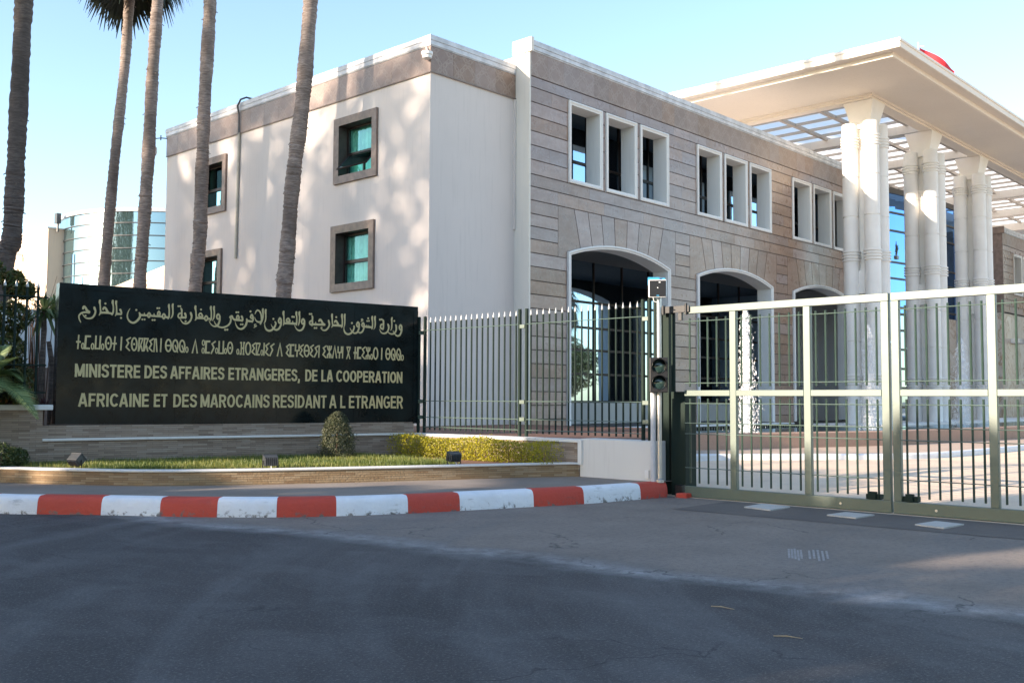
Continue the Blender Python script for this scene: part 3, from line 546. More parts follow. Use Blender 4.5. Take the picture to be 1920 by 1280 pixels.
ARABIC = [[369,2969,32,383,2999,39,408,2982,32,430,2943,36,466,2919,32],[462,2907,35,413,2911,32,366,2902,29,329,2878,26,309,2841,24,314,2797,21,329,2761,17,342,2736,10],[410,2853,31],[543,2997,29,550,2971,36,562,2935,27,550,2875,29,513,2825,30,462,2808,29,409,2820,20,377,2855,13,361,2884,8],[628,3117,32,625,3087,33,633,3043,22,639,2976,22,646,2917,26,632,2890,20,618,2867,9],[646,2915,36,713,2919,35,776,2916,32,822,2907,34],[683,2975,29,700,3005,33,725,2988,32,748,2945,36,769,2920,29],[715,3071,33],[831,3125,31,829,3095,34,840,3047,22,845,2980,23,839,2927,26,825,2889,22],[885,3117,34,883,3087,32,891,3042,22,895,2975,22,897,2915,26,886,2888,18,873,2867,7],[897,2907,33,939,2908,33,968,2904,29],[955,2978,37,968,2952,29,974,2919,25,964,2892,12],[970,2842,33],[1113,3011,6,1085,2959,15,1070,2894,22,1081,2834,25,1118,2787,31,1165,2770,34,1208,2787,35,1254,2835,37,1278,2885,33,1276,2919,30,1266,2942,27],[1214,2990,33],[1274,2908,34,1329,2907,33,1402,2907,30],[1348,2953,7,1347,2930,19,1344,2908,27],[1316,2834,31],[1353,2836,31],[1422,2953,25,1446,2920,27,1424,2873,25,1402,2910,26,1422,2953,25],[1447,2905,32,1514,2901,33,1609,2902,33],[1508,2950,7,1508,2927,20,1514,2901,22],[1485,2832,33],[1519,2834,33],[1521,2901,34,1595,2901,33,1647,2896,30],[1587,2985,26,1607,2948,25,1589,2905,23,1568,2942,25,1587,2985,26],[1560,3039,32],[1592,3041,31],[1670,2947,25,1695,2914,25,1672,2864,26,1648,2908,26,1670,2947,25],[1695,2895,33,1744,2888,34],[1753,3109,31,1752,3078,33,1760,3021,23,1761,2944,25,1757,2898,26,1744,2866,18],[1820,3123,28,1815,3093,33,1820,3032,25,1822,2955,26,1808,2904,22,1784,2870,8],[1913,3093,33],[1945,3094,33],[1960,3055,26,1972,3032,29,1973,2978,27,1974,2924,29,1971,2891,28],[1969,2976,23,1931,2964,26,1913,2921,26,1933,2892,28,1971,2894,28],[1971,2899,35,2016,2901,34,2040,2904,27],[2031,2969,38,2042,2943,31,2046,2904,27,2039,2882,12],[2044,2836,34],[2128,2988,31,2137,2963,37,2145,2917,28,2125,2853,29,2084,2809,30,2042,2795,29,1996,2809,23,1965,2846,15,1947,2876,8],[2208,3107,34,2205,3076,36,2216,3022,23,2223,2952,24,2228,2901,28,2214,2873,18,2202,2856,8],[2228,2905,36,2302,2905,34,2364,2904,34],[2303,2991,28,2269,2954,26,2293,2932,24,2336,2938,27,2303,2991,28],[2278,2939,24,2301,2909,32],[2306,3056,34],[2398,2949,27,2427,2911,27,2400,2866,26,2373,2904,26,2398,2949,27],[2427,2899,33,2474,2898,35],[2479,3114,33,2476,3083,35,2487,3028,23,2490,2957,25,2488,2902,27,2475,2870,19],[2536,3118,32,2532,3086,35,2541,3031,25,2540,2952,27,2527,2900,20,2506,2864,8],[2610,2991,30,2643,2945,27,2612,2900,25,2585,2942,28,2610,2991,30],[2638,2957,29,2640,2886,30,2614,2805,32,2571,2772,30,2523,2778,22,2480,2815,16,2449,2869,8],[2538,2869,8,2566,2815,19,2619,2770,28,2698,2758,30,2777,2789,30,2829,2847,30,2841,2911,27,2839,2935,24,2823,2946,32,2858,2968,32,2875,2933,29,2912,2907,36,2993,2907,36],[2741,2718,36],[2780,2722,37],[2965,2985,27,2988,2946,27,2966,2909,24,2945,2944,27,2965,2985,27],[2938,3040,34],[2973,3042,34],[2912,2903,35,2985,2901,36,3046,2897,30],[3036,2969,37,3049,2945,32,3054,2906,28,3043,2881,13],[3023,2826,33],[3056,2828,34],[2921,2871,6,2934,2820,16,2967,2766,29,3017,2744,32,3065,2758,34,3109,2808,37,3128,2861,36,3136,2901,32,3130,2925,29],[3136,2897,37,3190,2892,36,3227,2890,33],[3223,3014,29,3245,2963,29,3225,2942,24,3200,2969,29,3223,3014,29],[3244,2971,29,3245,2915,31,3231,2878,20],[3197,3069,37],[3281,3025,11,3301,3075,21,3329,3097,28,3367,3078,27,3393,3027,28,3402,2971,28,3408,2914,33],[3274,2973,7,3289,2929,16,3321,2894,27,3363,2884,32,3404,2898,32],[3426,3126,28,3424,3093,35,3430,3037,28,3428,2972,28,3412,2914,28,3384,2852,29],[3302,2841,15,3277,2835,18,3281,2811,18,3314,2813,18],[3314,2813,17,3266,2779,15],[3481,3113,33,3477,3080,37,3483,3015,26,3483,2950,27,3471,2897,21,3449,2859,8],[3465,2864,8,3468,2812,21,3499,2756,32,3549,2734,36,3604,2753,35,3649,2803,34,3673,2862,28,3671,2886,32,3659,2902,25],[3627,2955,36],[3752,2978,31,3778,2928,30,3749,2881,27,3727,2921,30,3752,2978,31],[3774,2932,30,3775,2866,33,3743,2791,34,3692,2756,33,3641,2770,27,3607,2810,17,3584,2858,7],[3820,3098,34,3816,3065,39,3825,3008,25,3829,2934,25,3834,2889,30,3826,2864,20,3812,2839,8],[3834,2885,38,3911,2887,37,4023,2886,38,4067,2888,34],[3912,2979,30,3876,2941,28,3902,2921,25,3945,2927,28,3912,2979,30],[3885,2920,25,3911,2893,33],[3998,2938,9,4001,2914,20,4006,2889,25],[3989,3012,36],[4021,3011,35],[4069,3103,34,4066,3070,38,4076,3012,25,4077,2946,27,4075,2888,29,4066,2859,20],[4127,3106,34,4124,3072,37,4132,3015,27,4130,2940,29,4119,2886,22,4101,2850,9],[4199,2981,33,4231,2937,31,4197,2885,27,4172,2930,31,4199,2981,33],[4226,2945,31,4228,2878,32,4194,2794,34,4139,2763,32,4086,2781,23,4050,2829,15,4033,2866,7],[4330,3081,36],[4362,3083,36],[4378,3044,29,4386,3019,32,4384,2961,31,4385,2902,31,4377,2856,14],[4380,2960,25,4340,2942,29,4332,2908,29,4354,2883,31,4385,2890,31],[4385,2890,38,4452,2890,38,4541,2893,38],[4451,2943,8,4451,2918,23,4456,2893,26],[4431,2823,36],[4467,2825,36],[4541,2893,38,4585,2893,40,4625,2892,40],[4517,2959,35,4539,2985,40,4566,2961,38,4594,2916,40,4630,2901,31],[4573,2835,31],[4709,2976,31,4717,2947,40,4727,2901,30,4707,2845,31,4667,2802,33,4623,2787,29,4578,2802,21,4546,2838,11],[4778,3097,34,4775,3064,40,4782,3005,26,4786,2937,26,4797,2892,31,4785,2870,21,4770,2844,9],[4797,2889,40,4874,2892,40,4938,2889,39,4979,2887,39],[4832,2952,31,4854,2981,37,4882,2950,37,4905,2909,39],[4864,3047,39],[4980,3104,34,4978,3069,39,4987,3006,26,4989,2938,28,4987,2887,30,4976,2857,19],[5039,3107,35,5035,3072,39,5040,3009,28,5039,2941,28,5033,2889,19,5016,2856,8],[5029,2864,9,5025,2821,21,5049,2763,34,5109,2733,37,5169,2755,35,5214,2804,32,5236,2864,28,5232,2890,32],[5188,2950,38],[5314,2975,32,5343,2929,30,5315,2881,27,5288,2922,31,5314,2975,32],[5334,2929,31,5338,2869,32,5307,2786,34,5252,2758,30,5205,2778,25,5168,2819,16,5146,2856,8],[5421,2967,31,5445,2925,29,5420,2889,25,5398,2923,29,5421,2967,31],[5440,2925,27,5441,2873,30,5414,2803,32,5367,2771,30,5325,2782,23],[5411,3039,16,5387,3034,20,5392,3017,18,5421,3018,18],[5416,3014,16,5377,2986,13],[5440,2899,34,5511,2889,35,5597,2889,39],[5492,2931,9,5494,2910,22,5497,2893,25],[5525,2927,10,5528,2907,22,5531,2890,25],[5553,2917,9,5556,2904,18,5558,2891,23],[5528,3058,36],[5508,3005,34],[5545,3009,35],[5617,3095,34,5613,3060,40,5621,3002,27,5624,2933,29,5620,2885,30,5609,2855,20],[5676,3098,34,5670,3063,40,5678,3005,29,5679,2935,29,5671,2887,21,5646,2847,9],[5780,3046,40],[5818,3050,40],[5847,3039,31,5857,3013,35,5856,2952,33,5857,2900,31,5847,2847,15],[5849,2960,27,5805,2945,30,5794,2897,31,5821,2868,31,5854,2878,31],[5954,2961,31,5967,2931,39,5970,2879,29,5946,2821,31,5908,2789,33,5865,2779,31,5817,2790,24,5788,2827,16,5772,2862,8],[6040,3092,33,6034,3056,38,6038,2987,28,6037,2917,28,6030,2873,21,6011,2841,9],[6124,2955,31,6134,2930,37,6136,2868,31,6116,2815,33,6078,2783,31,6030,2775,28,5980,2792,20,5956,2817,13],[6092,3033,37],[6230,2960,35,6257,2913,33,6228,2863,29,6204,2911,34,6230,2960,35],[6254,2917,31,6253,2847,35,6219,2766,36,6165,2742,34,6117,2767,24,6082,2814,15,6062,2843,7]]
mb = MB()
for q in ARABIC:
    pts = [(q[i], q[i + 1], q[i + 2] * 1.02) for i in range(0, len(q), 3)]
    if len(pts) == 1: disc(mb, pts[0][0], pts[0][1], pts[0][2] / 2)
    else: stroke(mb, pts, closed=(pts[0][:2] == pts[-1][:2]))
mb.build('lettering', 'gold', sg)
TIFINAGH = [[22,316,2533,306,2298],[30,277,2416,349,2418],['e',382,2352,18,45,18],[31,504,2515,426,2512,417,2313,494,2313],['e',533,2350,19,46,18],[25,583,2532,577,2314,645,2315,654,2533],['e',691,2348,19,46,19],['e',781,2410,43,103,27],['d',779,2410,32],[23,885,2529,870,2292],[30,842,2408,913,2409],[24,988,2528,980,2293],[24,1139,2520,1072,2476,1102,2425,1064,2356,1127,2294],['e',1195,2409,42,104,27],['d',1193,2409,32],[25,1277,2522,1265,2287],[29,1266,2506,1343,2507],[20,1336,2513,1271,2299],[23,1306,2390,1332,2289],[25,1362,2525,1352,2290],[29,1352,2507,1430,2508],[21,1422,2514,1358,2301],[23,1393,2393,1419,2290],[25,1514,2516,1450,2471,1479,2419,1441,2349,1500,2291],[19,1530,2520,1521,2285],[24,1551,2521,1571,2287],[23,1637,2524,1631,2287],['e',1761,2406,46,100,27],[25,1718,2403,1809,2406],['e',1877,2404,43,99,27],[22,1872,2417,1919,2288],['e',1994,2402,44,99,27],[22,1989,2417,2035,2290],['e',2077,2343,20,44,18],[26,2171,2284,2221,2515,2258,2282],['e',2362,2473,20,44,18],['e',2358,2336,19,44,18],[34,2481,2501,2408,2498,2403,2301,2475,2303],[26,2577,2508,2515,2459,2548,2393,2499,2283],['e',2598,2341,19,44,18],[26,2640,2516,2637,2297,2712,2299,2716,2519],['e',2757,2340,19,44,19],['e',2838,2398,42,101,27],['d',2837,2398,34],['e',2979,2335,19,44,19],[22,3043,2513,3038,2285],[22,3087,2513,3081,2286],[32,3016,2496,3050,2497],[32,3074,2498,3108,2498],[32,3012,2296,3046,2296],[32,3066,2294,3099,2295],[31,3043,2401,3085,2401],['e',3166,2397,45,106,27],[26,3308,2506,3247,2460,3280,2405,3237,2339,3301,2285],[23,3320,2507,3318,2281],[30,3313,2494,3391,2497],[21,3387,2497,3329,2289],[30,3318,2293,3384,2293],['e',3422,2332,18,45,17],[25,3463,2512,3460,2277],[26,3562,2511,3496,2460,3527,2404,3490,2338,3554,2280],[26,3654,2502,3588,2451,3623,2387,3571,2272],[28,3714,2272,3763,2506,3803,2274],[26,3953,2504,3889,2457,3925,2405,3886,2338,3948,2274],[35,4041,2491,3968,2488,3964,2287,4038,2289],[26,4065,2508,4060,2388,4131,2391,4132,2510],[27,4097,2390,4090,2274],[26,4221,2505,4156,2457,4192,2401,4150,2333,4217,2273],['e',4282,2391,46,103,28],[27,4238,2390,4327,2393],[27,4423,2508,4358,2460,4394,2403,4351,2335,4413,2279],[27,4516,2494,4450,2450,4487,2385,4432,2273],[25,4529,2503,4522,2269],[27,4676,2500,4612,2453,4646,2398,4607,2330,4671,2269],[24,4733,2502,4733,2266],[25,4695,2500,4704,2438,4732,2405,4763,2440,4773,2503],[25,4692,2265,4697,2328,4731,2363,4765,2330,4769,2267],[27,4798,2264,4843,2497,4883,2266],[25,4912,2495,4911,2381,4977,2383,4980,2497],[26,4943,2382,4939,2265],[24,5008,2498,5003,2267],[30,5086,2484,5168,2486],[22,5090,2492,5155,2261],[23,5163,2495,5086,2259],[26,5268,2498,5257,2263],[39,5230,2382,5298,2384],[38,5393,2484,5321,2481,5314,2285,5389,2287],[26,5479,2505,5415,2456,5451,2397,5408,2332,5471,2269],[23,5536,2503,5532,2265],[25,5498,2501,5506,2437,5535,2408,5567,2439,5574,2500],[24,5491,2263,5496,2325,5533,2361,5565,2327,5569,2266],['e',5612,2316,20,47,19],['e',5696,2383,44,107,29],[27,5830,2498,5824,2263],['e',5962,2382,44,106,29],[29,5918,2381,6005,2383],['e',6078,2378,41,106,29],[23,6073,2389,6118,2264],['e',6195,2378,41,107,29],[23,6190,2391,6235,2263],['e',6278,2316,22,49,20]]
mb = MB()
for q in TIFINAGH:
    if q[0] == 'e': ring(mb, *q[1:])
    elif q[0] == 'd': disc(mb, q[1], q[2], q[3] * 0.5, 0.007, q[3] * 0.62)
    else: stroke(mb, [(q[i], q[i + 1], q[0]) for i in range(1, len(q), 2)], smooth=False, caps=False)
mb.build('lettering', 'gold', sg)
LINES = [((2.06, 1.84, 0.266), (2.037, 1.816, 6.278), [('MINISTERE', 0.272, 1.306), ('DES', 1.375, 1.747), ('AFFAIRES', 1.805, 2.743), ('ETRANGERES,', 2.818, 4.157), ('DE', 4.263, 4.504), ('LA', 4.584, 4.813), ('COOPERATION', 4.882, 6.281)]),
         ((1.576, 1.356, 0.332), (1.565, 1.317, 6.298), [('AFRICAINE', 0.337, 1.459), ('ET', 1.541, 1.766), ('DES', 1.866, 2.271), ('MAROCAINS', 2.334, 3.583), ('RESIDANT', 3.647, 4.692), ('A', 4.748, 4.894), ('L', 4.972, 5.078), ('ETRANGER', 5.148, 6.301)])]
# bold grotesque capitals as strokes: (advance, [(smooth, points)]) in cap-height units
def arcp(cx, cy, rx, ry, a0, a1, n=12): return [(cx + rx * cos(R(a0 + (a1 - a0) * i / n)), cy + ry * sin(R(a0 + (a1 - a0) * i / n))) for i in range(n + 1)]
GL = {'I': (0.24, [(0, [(.12, 0), (.12, 1)])]), 'T': (0.66, [(0, [(0, .91), (.66, .91)]), (0, [(.33, .9), (.33, 0)])]), 'L': (0.62, [(0, [(.1, 1), (.1, .09), (.62, .09)])]),
      'E': (0.66, [(0, [(.65, .91), (.1, .91), (.1, .09), (.66, .09)]), (0, [(.15, .51), (.61, .51)])]), 'F': (0.62, [(0, [(.62, .91), (.1, .91), (.1, 0)]), (0, [(.15, .49), (.55, .49)])]),
      'N': (0.76, [(0, [(.1, 0), (.1, 1)]), (0, [(.66, 0), (.66, 1)]), (0, [(.12, .94), (.64, .06)])]), 'M': (0.92, [(0, [(.1, 0), (.1, 1)]), (0, [(.82, 0), (.82, 1)]), (0, [(.13, .94), (.46, .08)]), (0, [(.79, .94), (.46, .08)])]),
      'A': (0.82, [(0, [(.09, 0), (.38, 1)]), (0, [(.73, 0), (.44, 1)]), (0, [(.22, .29), (.60, .29)])]), 'O': (0.82, [(2, arcp(.41, .5, .31, .415, 90, 450, 24))]), 'C': (0.77, [(1, arcp(.42, .5, .32, .415, 38, 322, 16))]),
      'G': (0.82, [(1, arcp(.42, .5, .32, .415, 42, 312, 16)), (0, [(.44, .46), (.72, .46), (.72, .12)])]), 'D': (0.76, [(0, [(.1, 0), (.1, 1)]), (0, [(.1, .91), (.34, .91)]), (0, [(.1, .09), (.34, .09)]), (1, arcp(.33, .5, .33, .41, 90, -90, 14))]),
      'P': (0.70, [(0, [(.1, 0), (.1, 1)]), (0, [(.1, .91), (.40, .91)]), (0, [(.1, .45), (.40, .45)]), (1, arcp(.39, .68, .21, .23, 90, -90, 10))]), 'R': (0.76, [(0, [(.1, 0), (.1, 1)]), (0, [(.1, .91), (.42, .91)]), (0, [(.1, .49), (.42, .49)]), (1, arcp(.42, .70, .21, .21, 90, -90, 10)), (0, [(.40, .47), (.67, 0)])]),
      'S': (0.70, [(1, [(.60, .73), (.56, .85), (.44, .91), (.28, .91), (.14, .83), (.12, .70), (.20, .59), (.36, .53), (.50, .47), (.60, .36), (.59, .21), (.48, .10), (.30, .085), (.15, .13), (.08, .28)])]), ',': (0.24, [(0, [(.13, .19), (.13, .04), (.07, -.16)])])}
for l0, l1, words in LINES:
    mb = MB()
    for w_, a, b in words:
        tot = sum(GL[c][0] for c in w_) + 0.10 * (len(w_) - 1); x = 0.0
        for c in w_:
            for sm, pts in GL[c][1]:
                q = []
                for (px_, py_) in pts:
                    s_ = a + (x + px_) / tot * (b - a); u = (s_ - l0[2]) / (l1[2] - l0[2]); lo = l0[1] + (l1[1] - l0[1]) * u; hi = l0[0] + (l1[0] - l0[0]) * u
                    q.append((s_ * 1000, (lo + py_ * (hi - lo)) * 1000, 37))
                stroke(mb, q, closed=(sm == 2), smooth=(sm > 0), caps=False, seg=2)
            x += GL[c][0] + 0.10
    mb.build('lettering', 'gold', sg)

# ------------------------------------------------------------------ fences, gate
def picket_mesh(r, z0, z1, tip):
    mb = MB(); mb.tube([(0, 0, z0), (0, 0, z1)], r, 8); o = mb.build('picket', 'green', smooth=True)
    if tip:
        mb2 = MB(); mb2.lathe((0, 0, z1), [(r * 1.05, 0), (r * 1.1, 0.02), (0.002, 0.10)], 8); t_ = mb2.build('tip', 'tip', o)
    return o
def free(o):
    for ch in list(o.children): bpy.data.objects.remove(ch)
    bpy.data.objects.remove(o)
f1 = empty('metal_fence', (13.4, 12.2, 0.84), 0, 'dark green metal picket fence with pale spikes between the sign and the gate', 'fence')
pk = picket_mesh(0.0165, 0.90, 3.02, True)
def put(o, loc, parent):
    c = o.copy(); col.objects.link(c); c.parent = parent; c.location = loc
    c.matrix_parent_inverse = parent.matrix_basis.inverted()
    for ch in o.children:
        d = ch.copy(); col.objects.link(d); d.parent = c; d.matrix_parent_inverse = Matrix()
for a, b in ((14.66, 12.36), (12.0, 9.66)):
    for i in range(17): put(pk, (13.4, a + (b - a) * i / 16, 0), f1)
for y in (15.0, 14.82, 12.27, 12.10, 9.55, 9.42, 9.30):
    mb = MB(); mb.tube([(13.4, y, 0.845), (13.4, y, 3.14)], 0.034, 12); mb.build('post', 'green', f1, smooth=True)
for a, b in ((14.82, 12.27), (12.10, 9.55)):
    for z in (2.86, 1.47, 1.15, 0.96):
        mb = MB(); mb.tube([(13.378, a, z), (13.378, b, z)], 0.008, 6); mb.build('rail', 'gate', f1)
for y in (14.91, 12.185, 9.485):
    for z in (2.82, 1.46, 1.15):
        mb = MB(); mb.box(13.36, 13.42, y - 0.06, y + 0.06, z - 0.035, z + 0.035); mb.build('clamp', 'gate', f1, bevel=0.005)
free(pk)
f2 = empty('metal_fence', (*S(-1.8), 1.39), 0, 'dark green picket fence with grey spikes above the white wall cap left of the sign', 'fence')
pk = picket_mesh(0.021, 1.50, 3.28, True)
for i in range(20): put(pk, (*S(-0.30 - 0.163 * i, -0.08), 0), f2)
for z in (3.12, 2.02, 1.58):
    mb = MB(); mb.tube([on(-0.15, z, -0.06), on(-3.5, z, -0.06)], 0.014, 6); mb.build('rail', 'green', f2)
for s_ in (-2.0, -3.5):
    mb = MB(); mb.tube([on(s_, 1.38, -0.08), on(s_, 3.3, -0.08)], 0.035, 10); mb.build('post', 'green', f2, smooth=True)
free(pk)
GX = 13.4
def gate_leaf(y0, y1, stiles, nb, label):
    t = empty('metal_gate', (GX, (y0 + y1) / 2, 0.02), 0, label, 'gate', 'leaves of the green metal gate')
    fr = MB(); h = 0.04
    fr.box(GX - h, GX + h, y1, y0, 0.015, 0.175); fr.box(GX - h, GX + h, y1, y0, 2.855, 2.965)
    for y in ([] if y0 > 8 else [y0 - 0.055]) + stiles + [y1 + 0.055]: fr.box(GX - h * 0.98, GX + h * 0.98, y - 0.053, y + 0.053, 0.175, 2.855)
    fr.build('frame', 'gate', t, bevel=0.006)
    ed = sorted([y0 - (0.0 if y0 > 8 else 0.11)] + [s_ + k for s_ in stiles for k in (-0.053, 0.053)] + [y1 + 0.11])
    for a, b in zip(ed[::2], ed[1::2]):
        mr = MB(); mr.box(GX - h, GX + h, a, b, 1.57, 1.66); mr.build('middle_rail', 'gate', t, bevel=0.006)
        n = max(2, round((b - a) / 0.148))
        for i in range(n):
            y = a + (b - a) * (i + 0.5) / n
            for z0, z1 in ((1.715, 2.785), (0.225, 1.53)):
                bar = MB(); bar.tube([(GX, y, z0), (GX, y, z1)], 0.0155, 8); bar.build('bar', 'gatebar', t, smooth=True)
        for z in (2.735, 1.77, 1.455, 1.15, 0.985, 0.46):
            w_ = MB(); w_.tube([(GX - 0.02, a, z), (GX - 0.02, b, z)], 0.0075, 6); w_.build('wire_rail', 'gate', t)
    return t
MAT['gatebar'] = paintmetal('mid_green_bar_paint', (0.026, 0.052, 0.038))
g1 = gate_leaf(8.74, 5.49, [7.88, 6.68], 7, 'left leaf of the green barred metal gate, beside the traffic light')
g2 = gate_leaf(5.46, 0.62, [4.18, 3.0, 1.8], 7, 'right leaf of the green barred metal gate, cut by the picture edge')
for gt, y in ((g1, 5.75), (g2, 5.25)):
    mb = MB(); mb.box(GX - 0.02, GX + 0.10, y - 0.1, y + 0.1, 0.175, 0.245); mb.box(GX - 0.05, GX + 0.02, y - 0.05, y + 0.05, 0.176, 0.28); mb.build('floor_bolt', 'green', gt, bevel=0.006)
for gt, y in ((g1, 6.2), (g2, 4.9)):
    mb = MB(); mb.tube([(GX - 0.05, y, 0.09), (GX - 0.035, y, 0.09)], 0.018, 10); mb.build('bolt_head', 'steel', gt)
gp = empty('gate_post', (13.5, 9.0, 0), 0, 'thick dark green steel gate post with black hinge bracket on top', 'post')
mb = MB(); mb.box(13.46, 13.78, 8.79, 9.06, 0.0, 1.64); mb.build('lower_box', 'green', gp, bevel=0.012)
mb = MB(); mb.box(13.50, 13.62, 9.12, 9.29, 0.0, 2.98); mb.build('column', 'green', gp, bevel=0.008)
mb = MB(); mb.tube([(13.42, 8.98, 1.64), (13.42, 8.98, 2.96)], 0.035, 12); mb.build('upper_tube', 'green', gp, smooth=True)
mb = MB(); mb.box(13.33, 13.36, 8.63, 9.22, 2.885, 2.985); mb.box(13.36, 13.6, 8.86, 9.2, 2.95, 2.99); mb.box(13.35, 13.4, 8.78, 8.84, 2.76, 2.90); mb.tube([(13.33, 9.1, 2.86), (13.33, 9.1, 3.0)], 0.03, 10); mb.tube([(13.33, 8.68, 2.84), (13.33, 8.68, 3.02)], 0.022, 10); mb.build('hinge_bracket', 'black', gp)
mb = MB(); mb.box(13.33, 13.46, 8.78, 8.90, 0.0, 0.18); mb.build('foot_plate', 'black', gp)

# traffic light and sensor
tl = empty('traffic_light', (13.1, 9.05, 0.22), 0, 'small two-lamp traffic light, both lamps dark, on a steel pole by the gate', 'traffic light')
mb = MB(); mb.tube([(13.1, 9.03, 0.225), (13.1, 9.03, 3.40)], 0.037, 14); mb.tube([(13.1, 9.03, 3.40), (13.1, 9.03, 3.43)], [0.037, 0.03], 14); mb.lathe((13.1, 9.03, 0.225), [(0.07, 0), (0.07, 0.04), (0.045, 0.06)], 14); mb.build('pole', 'steel', tl, smooth=True)
mb = MB(); mb.tube([(13.06, 9.12, 0.225), (13.06, 9.12, 1.64)], 0.042, 14); mb.build('conduit', 'pvc', tl, smooth=True)
fd = Vector((-0.8, -0.6, 0)); sd = Vector((0.6, -0.8, 0)); uz = Vector((0, 0, 1))
c0 = Vector((13.02, 8.985, 1.895))
mb = MB(); mb.obox(c0 - fd * 0.02, fd, sd, uz, 0.075, 0.142, 0.272); hs = mb.build('housing', 'black', tl, bevel=0.012)
for dz_ in (0.13, -0.125):
    cc = c0 + fd * 0.058 + uz * dz_
    mb = MB(); V_ = []
    for r_, o_ in ((0.108, 0.0), (0.104, 0.008), (0.08, 0.022), (0.045, 0.031), (0.0, 0.034)):
        V_.append([cc + fd * o_ + (sd * cos(a) + uz * sin(a)) * r_ for a in [2 * pi * k / 24 for k in range(24)]])
    for a, b in zip(V_, V_[1:]):
        for k in range(24): mb.face([a[k], a[(k + 1) % 24], b[(k + 1) % 24], b[k]])
    mb.build('lens', 'lens', tl, smooth='w')
    mb = MB()
    for k in range(-2, 15):      # half-round visor over the lens
        a0, a1 = pi * k / 12, pi * (k + 1) / 12
        e = lambda a, r_, o_: cc + fd * o_ + (sd * cos(a) + uz * sin(a)) * r_
        ln = lambda a: 0.07 + 0.09 * max(0, sin(a))
        mb.face([e(a0, 0.116, 0), e(a1, 0.116, 0), e(a1, 0.122, ln(a1)), e(a0, 0.122, ln(a0))])
        mb.face([e(a0, 0.112, 0), e(a1, 0.112, 0), e(a1, 0.118, ln(a1)), e(a0, 0.118, ln(a0))]); mb.face([e(a0, 0.118, ln(a0)), e(a1, 0.118, ln(a1)), e(a1, 0.122, ln(a1)), e(a0, 0.122, ln(a0))])
    mb.build('visor', 'black', tl)
sb = empty('sensor_box', (13.05, 9.0, 3.1), 0, 'white reader box with black square face on top of the traffic light pole', 'sensor box')
c1 = Vector((13.0, 8.985, 3.245))
mb = MB(); mb.obox(c1 - fd * 0.035, fd, sd, uz, 0.05, 0.142, 0.142); mb.build('case', 'sensor', sb, bevel=0.02)
mb = MB(); mb.obox(c1 + fd * 0.019, fd, sd, uz, 0.006, 0.128, 0.125); fc = mb.build('face_plate', 'black', sb, bevel=0.005)
mb = MB(); mb.obox(c1 + fd * 0.027 + uz * 0.01, fd, sd, uz, 0.003, 0.008, 0.008); mb.obox(c1 + fd * 0.027 + uz * 0.095 + sd * 0.03, fd, sd, uz, 0.003, 0.014, 0.007); mb.build('mark', 'sensor', sb)
mb = MB(); mb.obox(c1 + fd * 0.027 - uz * 0.112 + sd * 0.0, fd, sd, uz, 0.003, 0.02, 0.006); mb.build('mark', 'blue', sb); mb = MB(); mb.obox(c1 - fd * 0.06 + uz * 0.12 - sd * 0.06, fd, sd, uz, 0.05, 0.09, 0.06); mb.obox(c1 - fd * 0.07 + uz * 0.125 + sd * 0.06, fd, sd, uz, 0.03, 0.06, 0.045); mb.build('mounting_bracket', 'blue', sb)
mb = MB(); mb.tube([c1 - uz * 0.14 - sd * 0.07, c1 - uz * 0.2 - sd * 0.06, c1 - uz * 0.22, c1 - uz * 0.24 + sd * 0.01 - fd * 0.05], 0.006, 6); mb.build('cable', 'sensor', sb)

# cover plates along the gate track
plates = [[(12.616, 7.277), (13.196, 7.308), (13.084, 6.814), (12.513, 6.809)], [(12.519, 6.005), (12.996, 5.968), (12.972, 5.555), (12.45, 5.576)], [(12.322, 4.782), (12.837, 4.717), (12.754, 4.35), (12.211, 4.396)], [(12.25, 3.45), (12.75, 3.45), (12.7, 3.0), (12.2, 3.0)]]
wl = ['pale square cover plate nearest the traffic light on the dark strip before the gate', 'pale square cover plate before the left gate leaf near the joint', 'pale square cover plate in front of the right gate leaf', 'pale cover plate cut off by the right picture edge before the gate']
for p, l in zip(plates, wl):
    mb = MB(); mb.prism(p, 'z', 0.0, 0.022); 
    o = mb.build('cover_plate', 'plate', bevel=0.004); tag(o, l, 'cover plate', 'pale cover plates set in the road before the gate')

# spotlights on the planter edge
def spotlight(x, y, face, label, tilt=0.25):
    t = empty('spotlight', (x, y, 0.43), 0, label, 'spotlight', 'small floodlights along the planter edge')
    d = Vector((cos(face), sin(face), tilt)).normalized(); s_ = Vector((-sin(face), cos(face), 0)); u = d.cross(s_).normalized(); u = u if u.z > 0 else -u
    c = Vector((x, y, 0.565))
    mb = MB(); mb.obox(c, d, s_, u, 0.062, 0.102, 0.07)
    for k in range(7): mb.obox(c - d * 0.07 + s_ * (-0.085 + 0.0283 * k), d, s_, u, 0.018, 0.005, 0.06)
    mb.build('body', 'lamp', t, bevel=0.006)
    mb = MB(); mb.obox(c + d * 0.068, d, s_, u, 0.008, 0.11, 0.078); mb.build('bezel', 'lamp', t, bevel=0.004)
    mb = MB(); mb.obox(c + d * 0.078, d, s_, u, 0.003, 0.095, 0.062); mb.build('glass', 'lens', t)
    for k in (-1, 1):
        mb = MB(); mb.tube([c + s_ * 0.112 * k, c + s_ * 0.116 * k - Vector((0, 0, 0.1)), Vector((x, y, 0.44)) + s_ * 0.1 * k], 0.009, 6); mb.build('bracket', 'black', t)
    mb = MB(); mb.tube([c - d * 0.08 - u * 0.06, c - d * 0.12 - Vector((0, 0, 0.12)), Vector((x, y, 0.43)) - d * 0.15], 0.006, 6); mb.build('cable', 'pvc', t)
spotlight(6.70, 15.22, 0.30, 'grey floodlight lying tilted on the left end of the grass edge', 0.95)
spotlight(8.72, 13.10, 1.15, 'dark grey floodlight in front of the lawn below the middle of the sign')
